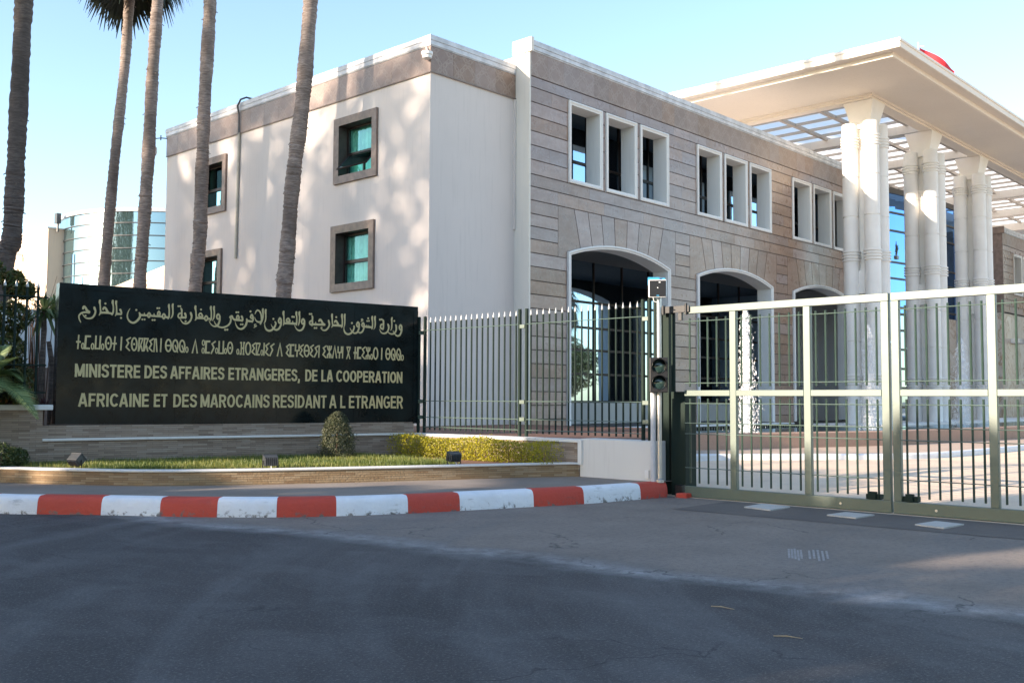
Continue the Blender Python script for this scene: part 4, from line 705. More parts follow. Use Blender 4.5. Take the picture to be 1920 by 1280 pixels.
spotlight(11.42, 11.90, 1.25, 'dark grey floodlight by the lawn end in front of the golden hedge')

# ------------------------------------------------------------------ plaster wing (left)
PX, PY0, PY1 = 17.25, 18.97, 32.63
pw = empty('office_building', (20, 26, 0.6), 0, 'plain pale plaster office block with brown framed windows and a carved roof band', 'building')
WIN = [(22.0, 8.49), (29.62, 8.48), (22.08, 5.43), (29.8, 5.41)]     # window centres (y, z); frames 1.9 x 1.87
hx = 0.78
holes = [rect(y - hx, y + hx, z - 0.76, z + 0.76) for y, z in WIN]
mb = fill2d(rect(PY0, PY1, 0.6, 9.97), holes, 'x', PX, PX + 0.5)
mb.box(PX, 21.0, PY0 + 0.0, PY0 + 0.3, 0.6, 9.97) if False else None
mb.box(PX + 0.5, 20.62, PY0, PY0 + 0.4, 0.6, 10.6); mb.box(PX, PX + 0.5, PY0 + 0.01, PY1 - 0.01, 9.97, 10.6)
mb.box(PX + 0.5, 20.3, PY1 - 0.4, PY1, 0.6, 10.6); mb.box(PX + 0.5, 20.3, PY0 + 0.4, PY1 - 0.4, 10.2, 10.6)
mb.build('wall', 'plaster', pw)
mb = MB(); n = 18
for i in range(n):
    y0 = PY0 - 0.02 + (PY1 - PY0 + 0.04) * i / n; y1 = PY0 - 0.02 + (PY1 - PY0 + 0.04) * (i + 1) / n
    mb.tint = rnd.uniform(0, 0.25); mb.box(PX - 0.025, PX - 0.001, y0 + 0.002, y1 - 0.002, 9.97, 10.63)
for i in range(4):
    mb.tint = rnd.uniform(0.4, 1.0); mb.box(PX - 0.02 + 0.81 * i, PX - 0.024 + 0.81 * (i + 1), PY0 - 0.03, PY0 - 0.001, 9.985, 10.63)
mb.build('frieze', 'star', pw, tint=True)
mb = MB(); mb.box(PX - 0.04, PX - 0.02, PY0 - 0.04, PY1 + 0.02, 9.93, 9.965); mb.box(PX - 0.02, 20.47, PY0 - 0.05, PY0 - 0.03, 9.945, 9.98); mb.build('frieze_edge', 'brownstone', pw)
def coping(mb, x0, x1, y0, y1, z):
    for k, (o, a, b) in enumerate(((0.035, 0, 0.025), (0.05, 0.025, 0.15), (0.062, 0.15, 0.26), (0.05, 0.26, 0.29))): mb.box(x0 - o, x1 + o * 0, y0 - o, y1 + o, z + a, z + b)
mb = MB(); coping(mb, PX, 20.45, PY0, PY1, 10.64); mb.build('coping', 'coping', pw, bevel=0.008)
def office_window(y, z, parent, kind):
    w = MB()      # mitred stone surround, splayed inwards
    O = [(y - 0.95, z - 0.935), (y + 0.95, z - 0.935), (y + 0.95, z + 0.935), (y - 0.95, z + 0.935)]
    I = [(y - 0.73, z - 0.715), (y + 0.73, z - 0.715), (y + 0.73, z + 0.715), (y - 0.73, z + 0.715)]
    x0, x1, x2 = PX - 0.075, PX - 0.001, PX + 0.33
    for k in range(4):
        a, b = O[k], O[(k + 1) % 4]; c, d = I[(k + 1) % 4], I[k]
        w.face([(x0, *a), (x0, *b), (x0 + 0.012, *c), (x0 + 0.012, *d)]); w.face([(x1, *a), (x1, *b), (x0, *b), (x0, *a)])
    fr = w.build('window_frame', 'brownstone', parent)
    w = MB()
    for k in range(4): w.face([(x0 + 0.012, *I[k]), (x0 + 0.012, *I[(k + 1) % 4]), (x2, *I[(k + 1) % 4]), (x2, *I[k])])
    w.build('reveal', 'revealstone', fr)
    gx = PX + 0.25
    w = MB(); a0, a1, b0, b1 = y - 0.73, y + 0.73, z - 0.715, z + 0.715
    w.box(gx, gx + 0.07, a0, a0 + 0.07, b0, b1); w.box(gx, gx + 0.07, a1 - 0.07, a1, b0, b1); w.box(gx, gx + 0.07, a0 + 0.07, a1 - 0.07, b0, b0 + 0.06); w.box(gx, gx + 0.07, a0 + 0.07, a1 - 0.07, b1 - 0.06, b1)
    w.box(gx - 0.01, gx + 0.075, a0 + 0.07, a1 - 0.07, z - 0.12, z - 0.02); w.build('sash', 'darkframe', fr, bevel=0.006)
    for za, zc in ((b0 + 0.06, z - 0.12), (z - 0.02, b1 - 0.06)):
        w = MB(); w.face([(gx + 0.035, a0 + 0.07, za), (gx + 0.035, a1 - 0.07, za), (gx + 0.035, a1 - 0.07, zc), (gx + 0.035, a0 + 0.07, zc)]); w.build('pane', 'teal', fr)
    w = MB(); xc = gx + 0.13; nn = 40
    lo = 0.0 if kind != 'half' else 0.55
    for i in range(nn):
        u0, u1 = lo + (1 - lo) * i / nn, lo + (1 - lo) * (i + 1) / nn; f = lambda u: xc + 0.025 * sin(u * 55) + 0.012 * sin(u * 131)
        ya, yb = a1 + 0.1 - u0 * (a1 - a0 + .2), a1 + 0.1 - u1 * (a1 - a0 + .2)
        if kind != 'dark': w.face([(f(u0), ya, b0 - 0.1), (f(u1), yb, b0 - 0.1), (f(u1), yb, b1 + 0.1), (f(u0), ya, b1 + 0.1)])
    if w.f: w.build('curtain', 'curtain', fr)
    w = MB(); w.box(gx + 0.45, gx + 0.47, a0 - 0.2, a1 + 0.2, b0 - 0.2, b1 + 0.2); w.build('room_back', 'black', fr)
    if kind == 'open':
        # lower sash tilted out from its top edge
        L_, ang = 0.60, R(42); ht = Vector((gx - 0.012, 0, z - 0.10)); dd = Vector((-sin(ang), 0, -cos(ang)))
        P = lambda yy, s_: (ht.x + dd.x * s_, yy, ht.z + dd.z * s_)
        w = MB()
        for p, q in (((a0 + 0.09, 0), (a0 + 0.09, L_)), ((a1 - 0.09, 0), (a1 - 0.09, L_)), ((y, 0.0), (y, 0.001)), ((a0 + 0.06, L_), (a1 - 0.06, L_)), ((a0 + 0.06, 0), (a1 - 0.06, 0))):
            w.tube([P(*p), P(*q)], 0.024, 4)
        os_ = w.build('open_sash', 'darkframe', fr)
        w = MB(); w.face([P(a0 + 0.1, 0.02), P(a1 - 0.1, 0.02), P(a1 - 0.1, L_ - 0.02), P(a0 + 0.1, L_ - 0.02)]); w.build('pane', 'teal', fr)
        w = MB(); w.box(gx, gx + 0.06, y - 0.03, y + 0.03, b0 + 0.06, z - 0.12); w.build('mullion', 'darkframe', fr)
    return fr
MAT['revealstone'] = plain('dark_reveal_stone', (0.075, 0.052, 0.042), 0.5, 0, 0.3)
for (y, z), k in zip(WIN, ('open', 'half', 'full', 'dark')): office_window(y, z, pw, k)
mb = MB(); mb.tube([(PX - 0.05, 28.0, 5.93), (PX - 0.05, 27.93, 9.95)], 0.045, 10); mb.build('downpipe', 'pipe', pw, smooth=True)
mb = MB(); mb.tube([(PX - 0.07, 27.93, 9.9), (PX - 0.08, 27.92, 10.55), (PX - 0.14, 27.91, 10.8), (PX - 0.13, 27.75, 10.98), (PX - 0.02, 27.6, 11.04), (PX + 0.2, 27.5, 11.0)], 0.03, 8); mb.build('cable', 'lamp', pw, smooth=True)
mb = MB(); mb.box(20.40, 20.46, PY0 - 0.06, PY0 - 0.001, 6.25, 9.93); mb.build('corner_strip', 'plaster', pw)
d = empty('security_camera', (PX - 0.1, PY0 - 0.05, 10.4), 0, 'white dome security camera under the roof corner of the plaster block', 'security camera')
mb = MB(); mb.lathe((PX - 0.14, PY0 - 0.02, 10.34), [(0.05, -0.1), (0.115, -0.07), (0.125, 0.0), (0.15, 0.02), (0.15, 0.09), (0.05, 0.12)], 18); mb.tube([(PX - 0.14, PY0 - 0.02, 10.45), (PX - 0.06, PY0 + 0.1, 10.6)], 0.02, 6); mb.build('housing', 'sensor', d, smooth=True)
d = empty('security_camera', (PX - 0.3, PY1 + 0.1, 10.1), 0, 'white dome security camera on a bracket at the far roof edge, behind a palm trunk', 'security camera')
mb = MB(); mb.lathe((PX - 0.45, PY1 + 0.2, 10.05), [(0.04, -0.12), (0.13, -0.08), (0.16, 0.0), (0.16, 0.18), (0.06, 0.25)], 18); mb.build('housing', 'sensor', d, smooth=True)
mb = MB(); mb.tube([(PX - 0.45, PY1 + 0.2, 10.28), (PX - 0.4, PY1 + 0.2, 10.55), (PX - 0.2, PY1 + 0.1, 10.6), (PX + 0.05, PY1 - 0.05, 10.6)], 0.02, 6); mb.tube([(PX - 0.2, PY1 + 0.1, 10.52), (PX - 0.2, PY1 + 0.1, 10.7)], 0.02, 6); mb.build('bracket', 'lamp', d)

# ------------------------------------------------------------------ stone wings
FY = 18.42
ROWS = [0.66, 0.97, 1.35, 1.73, 2.11, 2.5, 2.88, 3.26, 3.65, 4.03, 4.42, 4.80, 5.19, 5.57, 5.95, 6.31, 6.66, 7.04, 7.42, 7.77, 8.18, 8.59, 8.99, 9.41, 9.81, 10.23, 10.535]
def arc_pts(xa, xb, zs, rise, n=18):
    w = (xb - xa) / 2; r = (w * w + rise * rise) / (2 * rise); xc = (xa + xb) / 2; a = math.asin(w / r)
    return [(xc + r * sin(-a + 2 * a * i / n), zs + rise - r + r * cos(-a + 2 * a * i / n)) for i in range(n + 1)]
def stone_wing(x0, x1, bays, label, zmin=0.66, arches=True, mirror=False, warm=0.0):
    t = empty('stone_building', ((x0 + x1) / 2, 22, 0.6), 0, label, 'building')
    holes = []; wins = []; archs = []
    for b in bays:
        if arches:
            A = arc_pts(b + 0.09, b + 5.11, 5.72, 0.40); archs.append(b); holes.append([(b + 0.09, 0.70), (b + 5.11, 0.70)] + A[::-1])
        for k in range(3): xw = b + 0.03 + 1.765 * k; wins.append(xw); holes.append(rect(xw + 0.07, xw + 1.51, 7.85, 10.13))
    mb = fill2d(rect(x0 + 0.02, x1 - 0.02, zmin - 0.06, 11.24), holes, 'y', FY + 0.03, FY + 0.45); mb.build('joint_backing', 'grout', t)
    # individual slabs
    mb = MB()
    def slab_(xa, xb, za, zb_, y=FY):
        if xb - xa < 0.03: return
        mb.tint = min(1, max(0, rnd.gauss(0.3 + warm + (0.55 if xa > 28.4 else 0.0), 0.32)))  # slabs right of the first bay tinted browner: a warm reflection painted in
        mb.box(xa + 0.002, xb - 0.002, y, FY + 0.04, za + 0.013, zb_ - 0.013)
    def course(xa, xb, za, zb_):
        if xb - xa <= 0.03: return
        n = max(1, round((xb - xa) / rnd.uniform(1.0, 1.5))); c = [xa] + sorted(xa + (xb - xa) * (i + rnd.uniform(-0.2, 0.2)) / n for i in range(1, n)) + [xb]
        for a, b_ in zip(c, c[1:]): slab_(a, b_, za, zb_)
    for za, zb_ in zip(ROWS, ROWS[1:]):
        if za < zmin - 0.01: continue
        iv = [(x0, x1)]
        cut = []
        if 7.7 < za < 10.2: cut = [(w - 0.0, w + 1.58) for w in wins]
        elif arches and za >= 5.56 and za < 7.0: cut = [(b - 0.42, b + 5.55) for b in bays]
        elif arches and za < 5.56: cut = [(b - 0.03, b + 5.2) for b in bays]
        cur = x0
        for a, b_ in sorted(cut):
            course(cur, a, za, zb_); cur = b_
        course(cur, x1, za, zb_)
    if arches:
        for b in bays:
            A = arc_pts(b - 0.03, b + 5.23, 5.75, 0.43, 40); c = b + 2.6
            tops = [b - 0.42, b + 0.31, b + 0.95, b + 1.59, b + 2.24, b + 2.9, b + 3.54, b + 4.18, b + 4.84, b + 5.55]
            bots = [b - 0.03] + [c + (x - c) * 0.875 for x in tops[1:-1]] + [b + 5.23]
            def zar(x): return 5.75 + 0.43 * max(0, 1 - ((x - c) / 2.63) ** 2)
            for i in range(9):
                mb.tint = min(1, max(0, rnd.gauss(0.25 + warm + (0.55 if b > 27.6 else 0.0), 0.22)))  # same painted warm reflection on the voussoirs of the later bays
                g_ = 0.013; xs_ = [bots[i] + g_ + (bots[i + 1] - bots[i] - 2 * g_) * k / 5 for k in range(6)]
                poly = [(tops[i] + g_, 7.03), (tops[i + 1] - g_, 7.03)] + [(x, zar(x)) for x in xs_[::-1]]
                if i == 0: poly = [(tops[0] + g_, 7.03), (tops[1] - g_, 7.03)] + [(x, zar(x)) for x in xs_[::-1]] + [(b - 0.03, 5.578), (tops[0] + g_, 5.578)]
                if i == 8: poly = [(tops[8] + g_, 7.03), (tops[9] - g_, 7.03), (tops[9] - g_, 5.578), (b + 5.23, 5.578)] + [(x, zar(x)) for x in xs_[::-1]]
                mb.prism(poly, 'y', FY, FY + 0.04)
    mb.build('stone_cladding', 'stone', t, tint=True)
    mb = MB(); n = max(1, round((x1 - x0) / 0.72))
    for i in range(n):
        mb.tint = min(1, max(0, rnd.gauss(0.45 + warm, 0.35))); a = x0 + (x1 - x0) * i / n; b_ = x0 + (x1 - x0) * (i + 1) / n
        mb.box(a + 0.001, b_ - 0.001, FY - 0.005, FY + 0.04, 10.55, 11.245)
    mb.build('frieze', 'star', t, tint=True)
    mb = MB()
    for o, a, b_ in ((0.02, 11.245, 11.28), (0.045, 11.28, 11.40), (0.06, 11.40, 11.52), (0.05, 11.52, 11.56)): mb.box(x0 - 0.0, x1, FY - o, FY + 0.6, a, b_)
    mb.build('coping', 'coping', t, bevel=0.008)
    mb = MB(); mb.box(x0 - 0.06, x0, FY - 0.004, FY + 0.6, 0.5, 11.2); mb.box(x0 - 0.10, x0 - 0.001, FY - 0.11, FY + 0.62, 11.2, 11.6); mb.build('end_pier', 'cream' if not mirror else 'brownstone', t)
    for xw in wins:
        w = MB(); O = rect(xw, xw + 1.58, 7.78, 10.205); I = rect(xw + 0.12, xw + 1.46, 7.9, 10.08)
        for k in range(4):
            a, b_ = O[k], O[(k + 1) % 4]; c, d_ = I[(k + 1) % 4], I[k]
            M1 = [tuple(p + (q - p) * 0.35 for p, q in zip(u, v)) for u, v in zip(O, I)]; M2 = [tuple(p + (q - p) * 0.72 for p, q in zip(u, v)) for u, v in zip(O, I)]
            def st(P, ya, Q, yb): w.face([(P[k][0], ya, P[k][1]), (P[(k + 1) % 4][0], ya, P[(k + 1) % 4][1]), (Q[(k + 1) % 4][0], yb, Q[(k + 1) % 4][1]), (Q[k][0], yb, Q[k][1])])
            st(O, FY + 0.02, O, FY - 0.05); st(O, FY - 0.05, M1, FY - 0.065); st(M1, FY - 0.065, M2, FY - 0.035); st(M2, FY - 0.035, I, FY - 0.03); st(I, FY - 0.03, I, FY + 0.50)
        fr = w.build('window_surround', 'white', t)
    for b in archs:
        w = MB(); O = [(b, 0.72)] + arc_pts(b, b + 5.2, 5.755, 0.42, 24) + [(b + 5.2, 0.72)]; I = [(b + 0.14, 0.72)] + arc_pts(b + 0.14, b + 5.06, 5.68, 0.385, 24) + [(b + 5.06, 0.72)]
        for k in range(len(O) - 1):
            M1 = [tuple(p + (q - p) * 0.4 for p, q in zip(u, v)) for u, v in zip(O, I)]; M2 = [tuple(p + (q - p) * 0.75 for p, q in zip(u, v)) for u, v in zip(O, I)]
            def st(P, ya, Q, yb): w.face([(P[k][0], ya, P[k][1]), (P[k + 1][0], ya, P[k + 1][1]), (Q[k + 1][0], yb, Q[k + 1][1]), (Q[k][0], yb, Q[k][1])])
            st(O, FY + 0.03, O, FY - 0.06); st(O, FY - 0.06, M1, FY - 0.075); st(M1, FY - 0.075, M2, FY - 0.04); st(M2, FY - 0.04, I, FY - 0.035); st(I, FY - 0.035, I, FY + 0.55)
        fr = w.build('arch_surround', 'white', t)
    gy = FY + 4.0; gu = FY + 1.6; xa, xb = x0 + 0.3, x1 - 0.3      # glass wall at the back of the gallery behind the screen wall
    w = MB(); zs = ((1.40, 6.45, gy), (7.3, 10.6, gu)) if arches else ((7.3, 10.6, gu),)
    for za, zb_, g_ in zs: w.box(xa, xb, g_ + 0.06, g_ + 0.08, za, zb_)
    w.build('gallery_glazing', 'darkglass', t)
    w = MB()
    for z in ((4.99, 4.08, 3.28, 2.42, 1.44) if arches else ()) + (9.05, 8.2, 7.4): w.box(xa, xb, gy if z < 7 else gu, (gy if z < 7 else gu) + 0.06, z - 0.04, z + 0.04)
    for k in range(int((xb - xa) / 1.7)):
        xx = xa + 1.7 * (k + 0.5)
        for za, zb_, g_ in zs: w.box(xx - 0.025, xx + 0.025, g_ + 0.02, g_ + 0.06, za, zb_)
    w.build('gallery_mullion', 'darkframe', t)
    w = MB()
    if arches: w.box(xa, xb, gy - 0.04, gy + 0.1, 0.66, 1.40); w.build('sill_panel', 'lowwall', t)
    w = MB(); w.box(xa, xb, FY + 0.46, gy + 0.1, 6.45, 7.3); w.box(xa, xb, FY + 0.6, gy + 0.1, 10.6, 10.85)
    if arches: w.box(xa, xb, FY + 0.6, gy, 0.3, 0.64)
    w.build('gallery_floor', 'gallery', t)
    mb = MB(); mb.box(x0, x1, FY + 0.6, 32, 10.9, 11.2); mb.box(x0, x0 + 0.3, FY + 0.6, 32, 0.3, 10.9); mb.box(x1 - 0.3, x1, FY + 0.46, 32, 0.3, 10.9); mb.box(x0 + 0.3, x1 - 0.3, 31.7, 32, 0.3, 10.9); mb.build('wall', 'plaster', t)
    mb = MB(); mb.box(x0 + 0.31, x1 - 0.31, FY + 5.3, FY + 5.35, 0.4, 10.8); mb.build('room_back', 'black', t)
    return t
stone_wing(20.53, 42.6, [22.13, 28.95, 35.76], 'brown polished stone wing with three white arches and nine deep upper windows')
stone_wing(61.25, 84.0, [63.05, 69.9, 76.7], 'far brown stone wing beyond the columns, cut by the right picture edge', zmin=6.6, arches=False, mirror=True)
mb = MB(); mb.box(59.75, 84, 18.15, 18.40, 0.3, 6.5); o = mb.build('marble_wall', 'marble'); tag(o, 'veined pale marble wall below the far stone wing behind the gate', 'marble wall')
mb = MB(); mb.box(61.3, 62.6, 17.7, 18.14, 4.85, 5.1); o = mb.build('door_hood', 'white', bevel=0.01); tag(o, 'small white slab sticking out of the marble wall', 'door hood')
mb = MB(); mb.box(20.6, 34.5, 17.75, 18.40, 0.2, 0.70); o = mb.build('plinth', 'white', bevel=0.02); tag(o, 'long white plinth ledge under the arches of the brown stone wing', 'plinth')

# ------------------------------------------------------------------ curved glass hall behind the columns
gh = empty('glass_hall', (52, 22, 0.6), 0, 'curved blue mirror glass hall front between the two stone wings', 'glass front')
cx, rr = 59.2, 40.0
def ga(x): return Vector((x, 20.2 + rr * (1 - math.sqrt(max(0, 1 - ((x - cx) / rr) ** 2))), 0))
gx_ = [42.62 + (61.2 - 42.62) * i / 14 for i in range(15)]
mb = MB()
for a, b in zip(gx_, gx_[1:]):
    p, q = ga(a), ga(b); mb.face([(p.x, p.y, 6.1), (q.x, q.y, 6.1), (q.x, q.y, 12.6), (p.x, p.y, 12.6)])
mb.build('glazing', 'mirror', gh)
for z in (6.4, 7.9, 8.75, 10.4, 11.35, 12.5):
    mb = MB()
    for a, b in zip(gx_, gx_[1:]):
        p, q = ga(a), ga(b); d = (q - p).normalized(); nn = Vector((d.y, -d.x, 0)); h = 0.045 if z < 12 else 0.14
        mb.obox((p + q) / 2 + nn * 0.03 + Vector((0, 0, z)), d, nn, (0, 0, 1), (q - p).length / 2, 0.035, h)
    mb.build('transom', 'darkframe', gh)
mb = MB()
for a, b in zip(gx_, gx_[1:]):
    p, q = ga(a), ga(b)
    if a < 56.5: mb.face([(p.x, p.y, 0.4), (q.x, q.y, 0.4), (q.x, q.y, 6.1), (p.x, p.y, 6.1)])
mb.build('lower_glazing', 'darkglass', gh)
for z in (1.2, 2.2, 3.2, 4.2, 5.2, 6.05):
    mb = MB()
    for a, b in zip(gx_, gx_[1:]):
        if a >= 56.5: continue
        p, q = ga(a), ga(b); d = (q - p).normalized(); nn = Vector((d.y, -d.x, 0))
        mb.obox((p + q) / 2 + nn * 0.03 + Vector((0, 0, z)), d, nn, (0, 0, 1), (q - p).length / 2, 0.035, 0.06)
    mb.build('lower_transom', 'darkframe', gh)
mb = MB()
for a, b in zip(gx_, gx_[1:]):
    p, q = ga(a), ga(b)
    if a >= 56.5: mb.prism([(p.x, p.y), (q.x, q.y), (q.x, q.y + 0.3), (p.x, p.y + 0.3)], 'z', 0.3, 6.1)
mb.build('stone_base', 'marble', gh)
mb = MB(); mb.box(42.7, 61.2, 26, 26.3, 0.3, 12.6); mb.box(42.7, 61.2, 24.2, 32, 12.62, 12.8); mb.build('back_wall', 'plaster', gh)

# ------------------------------------------------------------------ portico: canopy and column clusters
pt = empty('portico', (45, 16, 0.6), 0, 'huge white flat canopy on clustered white columns before the entrance', 'portico')
X1, Y1 = 78.0, 33.0
def ringface(mb, a, b):
    # strip between two rectangles (x0, y0, x1, y1, z)
    A = [(a[0], a[1], a[4]), (a[2], a[1], a[4]), (a[2], a[3], a[4]), (a[0], a[3], a[4])]; B = [(b[0], b[1], b[4]), (b[2], b[1], b[4]), (b[2], b[3], b[4]), (b[0], b[3], b[4])]
    for k in range(4): mb.face([A[k], A[(k + 1) % 4], B[(k + 1) % 4], B[k]])
def rc(i, z, j=None): j = i if j is None else j; return (33.80 + i, 13.32 + j, X1 - i, Y1 - i, z)
mb = MB()
prof = [(0.30, 14.02), (0.02, 13.99), (-0.04, 13.95), (-0.04, 13.87), (0.0, 13.86), (0.0, 13.665), (0.03, 13.65), (0.40, 13.66), (0.40, 13.57), (0.42, 13.51), (0.50, 13.49)]
for (a, za), (b, zb_) in zip(prof, prof[1:]): ringface(mb, rc(a, za), rc(b, zb_))
pr2 = [(0.50, 0.50, 13.49), (3.75, 2.60, 13.45), (3.75, 2.60, 13.37), (3.83, 2.68, 13.37), (3.83, 2.68, 13.28), (4.3, 3.15, 13.28), (4.3, 3.15, 13.8)]
for (a, c, za), (b, d_, zb_) in zip(pr2, pr2[1:]): ringface(mb, rc(a, za, c), rc(b, zb_, d_))
ringface(mb, rc(0.30, 14.02), rc(4.3, 13.8, 3.15))
mb.build('canopy', 'canopycream', pt)
MAT['canopycream'].use_backface_culling = False
MAT['ribshade'] = plaster('shaded_rib_render', (0.50, 0.45, 0.39))  # canopy render darkened, so the shade on the ribs is in the colour
CLX = (38.31, 44.49, 50.65, 62.4, 68.6, 74.7)
mb = MB(); zr0, zr1 = 13.74, 13.89
y = 17.2; i = 0
while y < Y1 - 4.8:
    mb.box(38.1, X1 - 4.3, y - 0.07, y + 0.07, zr0, zr1); y += 1.9
x = 38.6
while x < X1 - 4.8:
    mb.box(x - 0.035, x + 0.035, 16.5, Y1 - 3.2, zr0 + 0.02, zr1 - 0.01); x += 1.25
mb.build('pergola_grid', 'ribshade', pt)
mb = MB(); mb.face([(38.1, 16.45, 13.90), (X1 - 4.3, 16.45, 13.90), (X1 - 4.3, Y1 - 3.1, 13.90), (38.1, Y1 - 3.1, 13.90)]); mb.build('skylight', 'skylight', pt)
for k in range(6): xx = CLX[k]; mb = MB(); mb.box(xx - 0.2, xx + 0.2, 16.48, Y1 - 3.2, 13.42, 13.8); mb.build('cross_beam', 'cream', pt)
def column_cluster(x, y):
    w = MB(); h0 = 0.62; ZC = 12.23
    a, b = 0.39, 0.60
    lo = [(x - a, y - a, ZC), (x + a, y - a, ZC), (x + a, y + a, ZC), (x - a, y + a, ZC)]; hi = [(x - b, y - b, 13.27), (x + b, y - b, 13.27), (x + b, y + b, 13.27), (x - b, y + b, 13.27)]
    a += 0.02; md = [(x - a, y - a, ZC + .22), (x + a, y - a, ZC + .22), (x + a, y + a, ZC + .22), (x - a, y + a, ZC + .22)]
    for P, Q in ((lo, md), (md, hi)):
        for k in range(4): w.face([P[k], P[(k + 1) % 4], Q[(k + 1) % 4], Q[k]])
    w.face(lo[::-1]); w.face(hi); w.build('capital', 'column', pt)
    w = MB(); w.box(x - 0.27, x + 0.27, y - 0.27, y + 0.27, h0, ZC); w.build('core', 'column', pt)
    w = MB(); w.box(x - 0.46, x + 0.46, y - 0.46, y + 0.46, 5.7, 6.6); w.build('tie_block', 'column', pt)
    for dx in (-0.43, 0.43):
        for dy in (-0.43, 0.43):
            r = 0.30
            def rings(zc): return [q for k in range(4) for q in ((r, zc + k * 0.115), (r + 0.05, zc + k * 0.115 + 0.01), (r + 0.05, zc + k * 0.115 + 0.06), (r, zc + k * 0.115 + 0.078))]
            def joint(zc): return [(r, zc - 0.024), (r - 0.03, zc - 0.02), (r - 0.03, zc + 0.02), (r, zc + 0.024)]
            P = [(r * 1.05, 0.0), (r, 0.02)] + rings(1.5) + joint(3.2) + joint(4.8) + rings(6.35) + joint(8.1) + joint(9.7) + rings(10.85) + [(r, ZC - h0 + 0.16), (r - 0.03, ZC - h0 + 0.2)]
            w = MB(); w.lathe((x + dx, y + dy, h0), P, 28); w.build('column', 'column', pt, smooth=True)
for x in CLX: column_cluster(x, 16.56)
mb = MB(); mb.box(36.4, 78, 15.2, 18.0, 0.2, 0.64); mb.build('podium', 'white', pt, bevel=0.03)
fl_ = empty('floodlight', (39.0, 15.7, 7.3), 0, 'small dark floodlight with hanging cables on the nearest column cluster', 'floodlight')
mb = MB(); mb.obox((39.05, 15.68, 7.15), (0, 1, 0), (1, 0, 0), (0, 0, 1), 0.06, 0.11, 0.07); mb.build('body', 'lamp', fl_, bevel=0.01)
mb = MB()
for k in range(9):
    a = rnd.uniform(-0.13, 0.13); mb.tube([(39.05 + a, 15.69, 7.25), (39.05 + rnd.uniform(-.2, .2), 15.64, 7.5 + rnd.uniform(0, .15)), (39.05 + a * .5, 15.69, 7.7 + rnd.uniform(-.1, .1)), (39.05 + rnd.uniform(-.16, .16), 15.66, 7.35)], 0.013, 5)
mb.build('cable', 'black', fl_)
fg = empty('flag', (45.7, 17.2, 14.0), 0, 'red flag flying from a white pole behind the canopy roof edge', 'flag')
mb = MB(); mb.tube([(45.68, 17.16, 14.3), (45.68, 17.16, 17.9)], 0.035, 8); mb.tube([(45.68, 17.16, 17.72), (45.9, 16.98, 17.74)], 0.02, 6); mb.build('pole', 'sensor', fg)
mb = MB(); nn = 14
for i in range(nn):
    for j in range(6):
        def P(i, j):
            u, v = i / nn, j / 6; return (45.72 + 1.25 * u + 0.1 * sin(u * 9 + v), 17.12 - 1.2 * u + 0.12 * sin(u * 8), 17.66 - 0.62 * u - 0.45 * u * u - v * 1.5 + 0.08 * sin(u * 7 + v * 2))
        mb.face([P(i, j), P(i + 1, j), P(i + 1, j + 1), P(i, j + 1)])
mb.build('cloth', 'flag', fg, smooth='w')

# ------------------------------------------------------------------ fountain and inner island
IK = [(17.5, 14.2), (17.75, 12.9), (18.6, 11.95), (20.4, 10.4), (21.9, 9.15), (23.05, 8.62), (24.6, 8.4), (26.2, 8.33), (28.6, 8.3), (33, 8.2), (44, 7.4), (60, 6.0)]
ik = resample(IK, 0.25)
mb = MB(); i = 0
mb.cur = 1; sweep(mb, ik[:9], [(0, 0.1), (0, 0.32), (0.03, 0.345), (0.2, 0.345)]); mb.cur = 0; sweep(mb, ik[8:], [(0, 0.1), (0, 0.32), (0.03, 0.345), (0.2, 0.345)])
tag(mb.build('kerb', ['ikwhite', 'kred']), kind='structure')
isl = [(p.x, p.y) for p in [ik[i] + nl(ik, i) * 0.19 for i in range(0, len(ik), 2)]] + [(60, 18), (20.5, 18), (17.8, 16)]
sheet('island_paving', isl, 0.34, 'island')
BF = [(19.3, 17.4), (18.6, 14.55), (20.3, 12.85), (23.2, 11.8), (26.1, 10.85), (32.1, 10.15), (40, 9.7), (56, 9.0)]
fb = empty('fountain_basin', (30, 14, 0.34), 0, 'long pink granite fountain basin wall with water behind the gate', 'fountain basin')
bl2 = [Vector((*p, 0)) for p in BF]
mb = MB(); sweep(mb, bl2, [(0, 0.33), (0, 0.70), (0.02, 0.72), (0.38, 0.72), (0.40, 0.70), (0.40, 0.33)]); mb.build('basin_wall', 'basin', fb)
mb = MB(); mb.face([(p.x, p.y, 0.60) for p in [bl2[i] + nl(bl2, i) * 0.3 for i in range(len(bl2))]] + [(56, 14.5, 0.6), (34.5, 14.5, 0.6), (34.5, 17.7, 0.6), (19.6, 17.7, 0.6)]); mb.build('water', 'pool', fb)
mb = MB()
for k in range(90): mb.box(20.4 + k * 0.155, 20.47 + k * 0.155, 17.2, 17.7, 0.58, 0.66)
mb.build('drain_grating', 'black', fb)
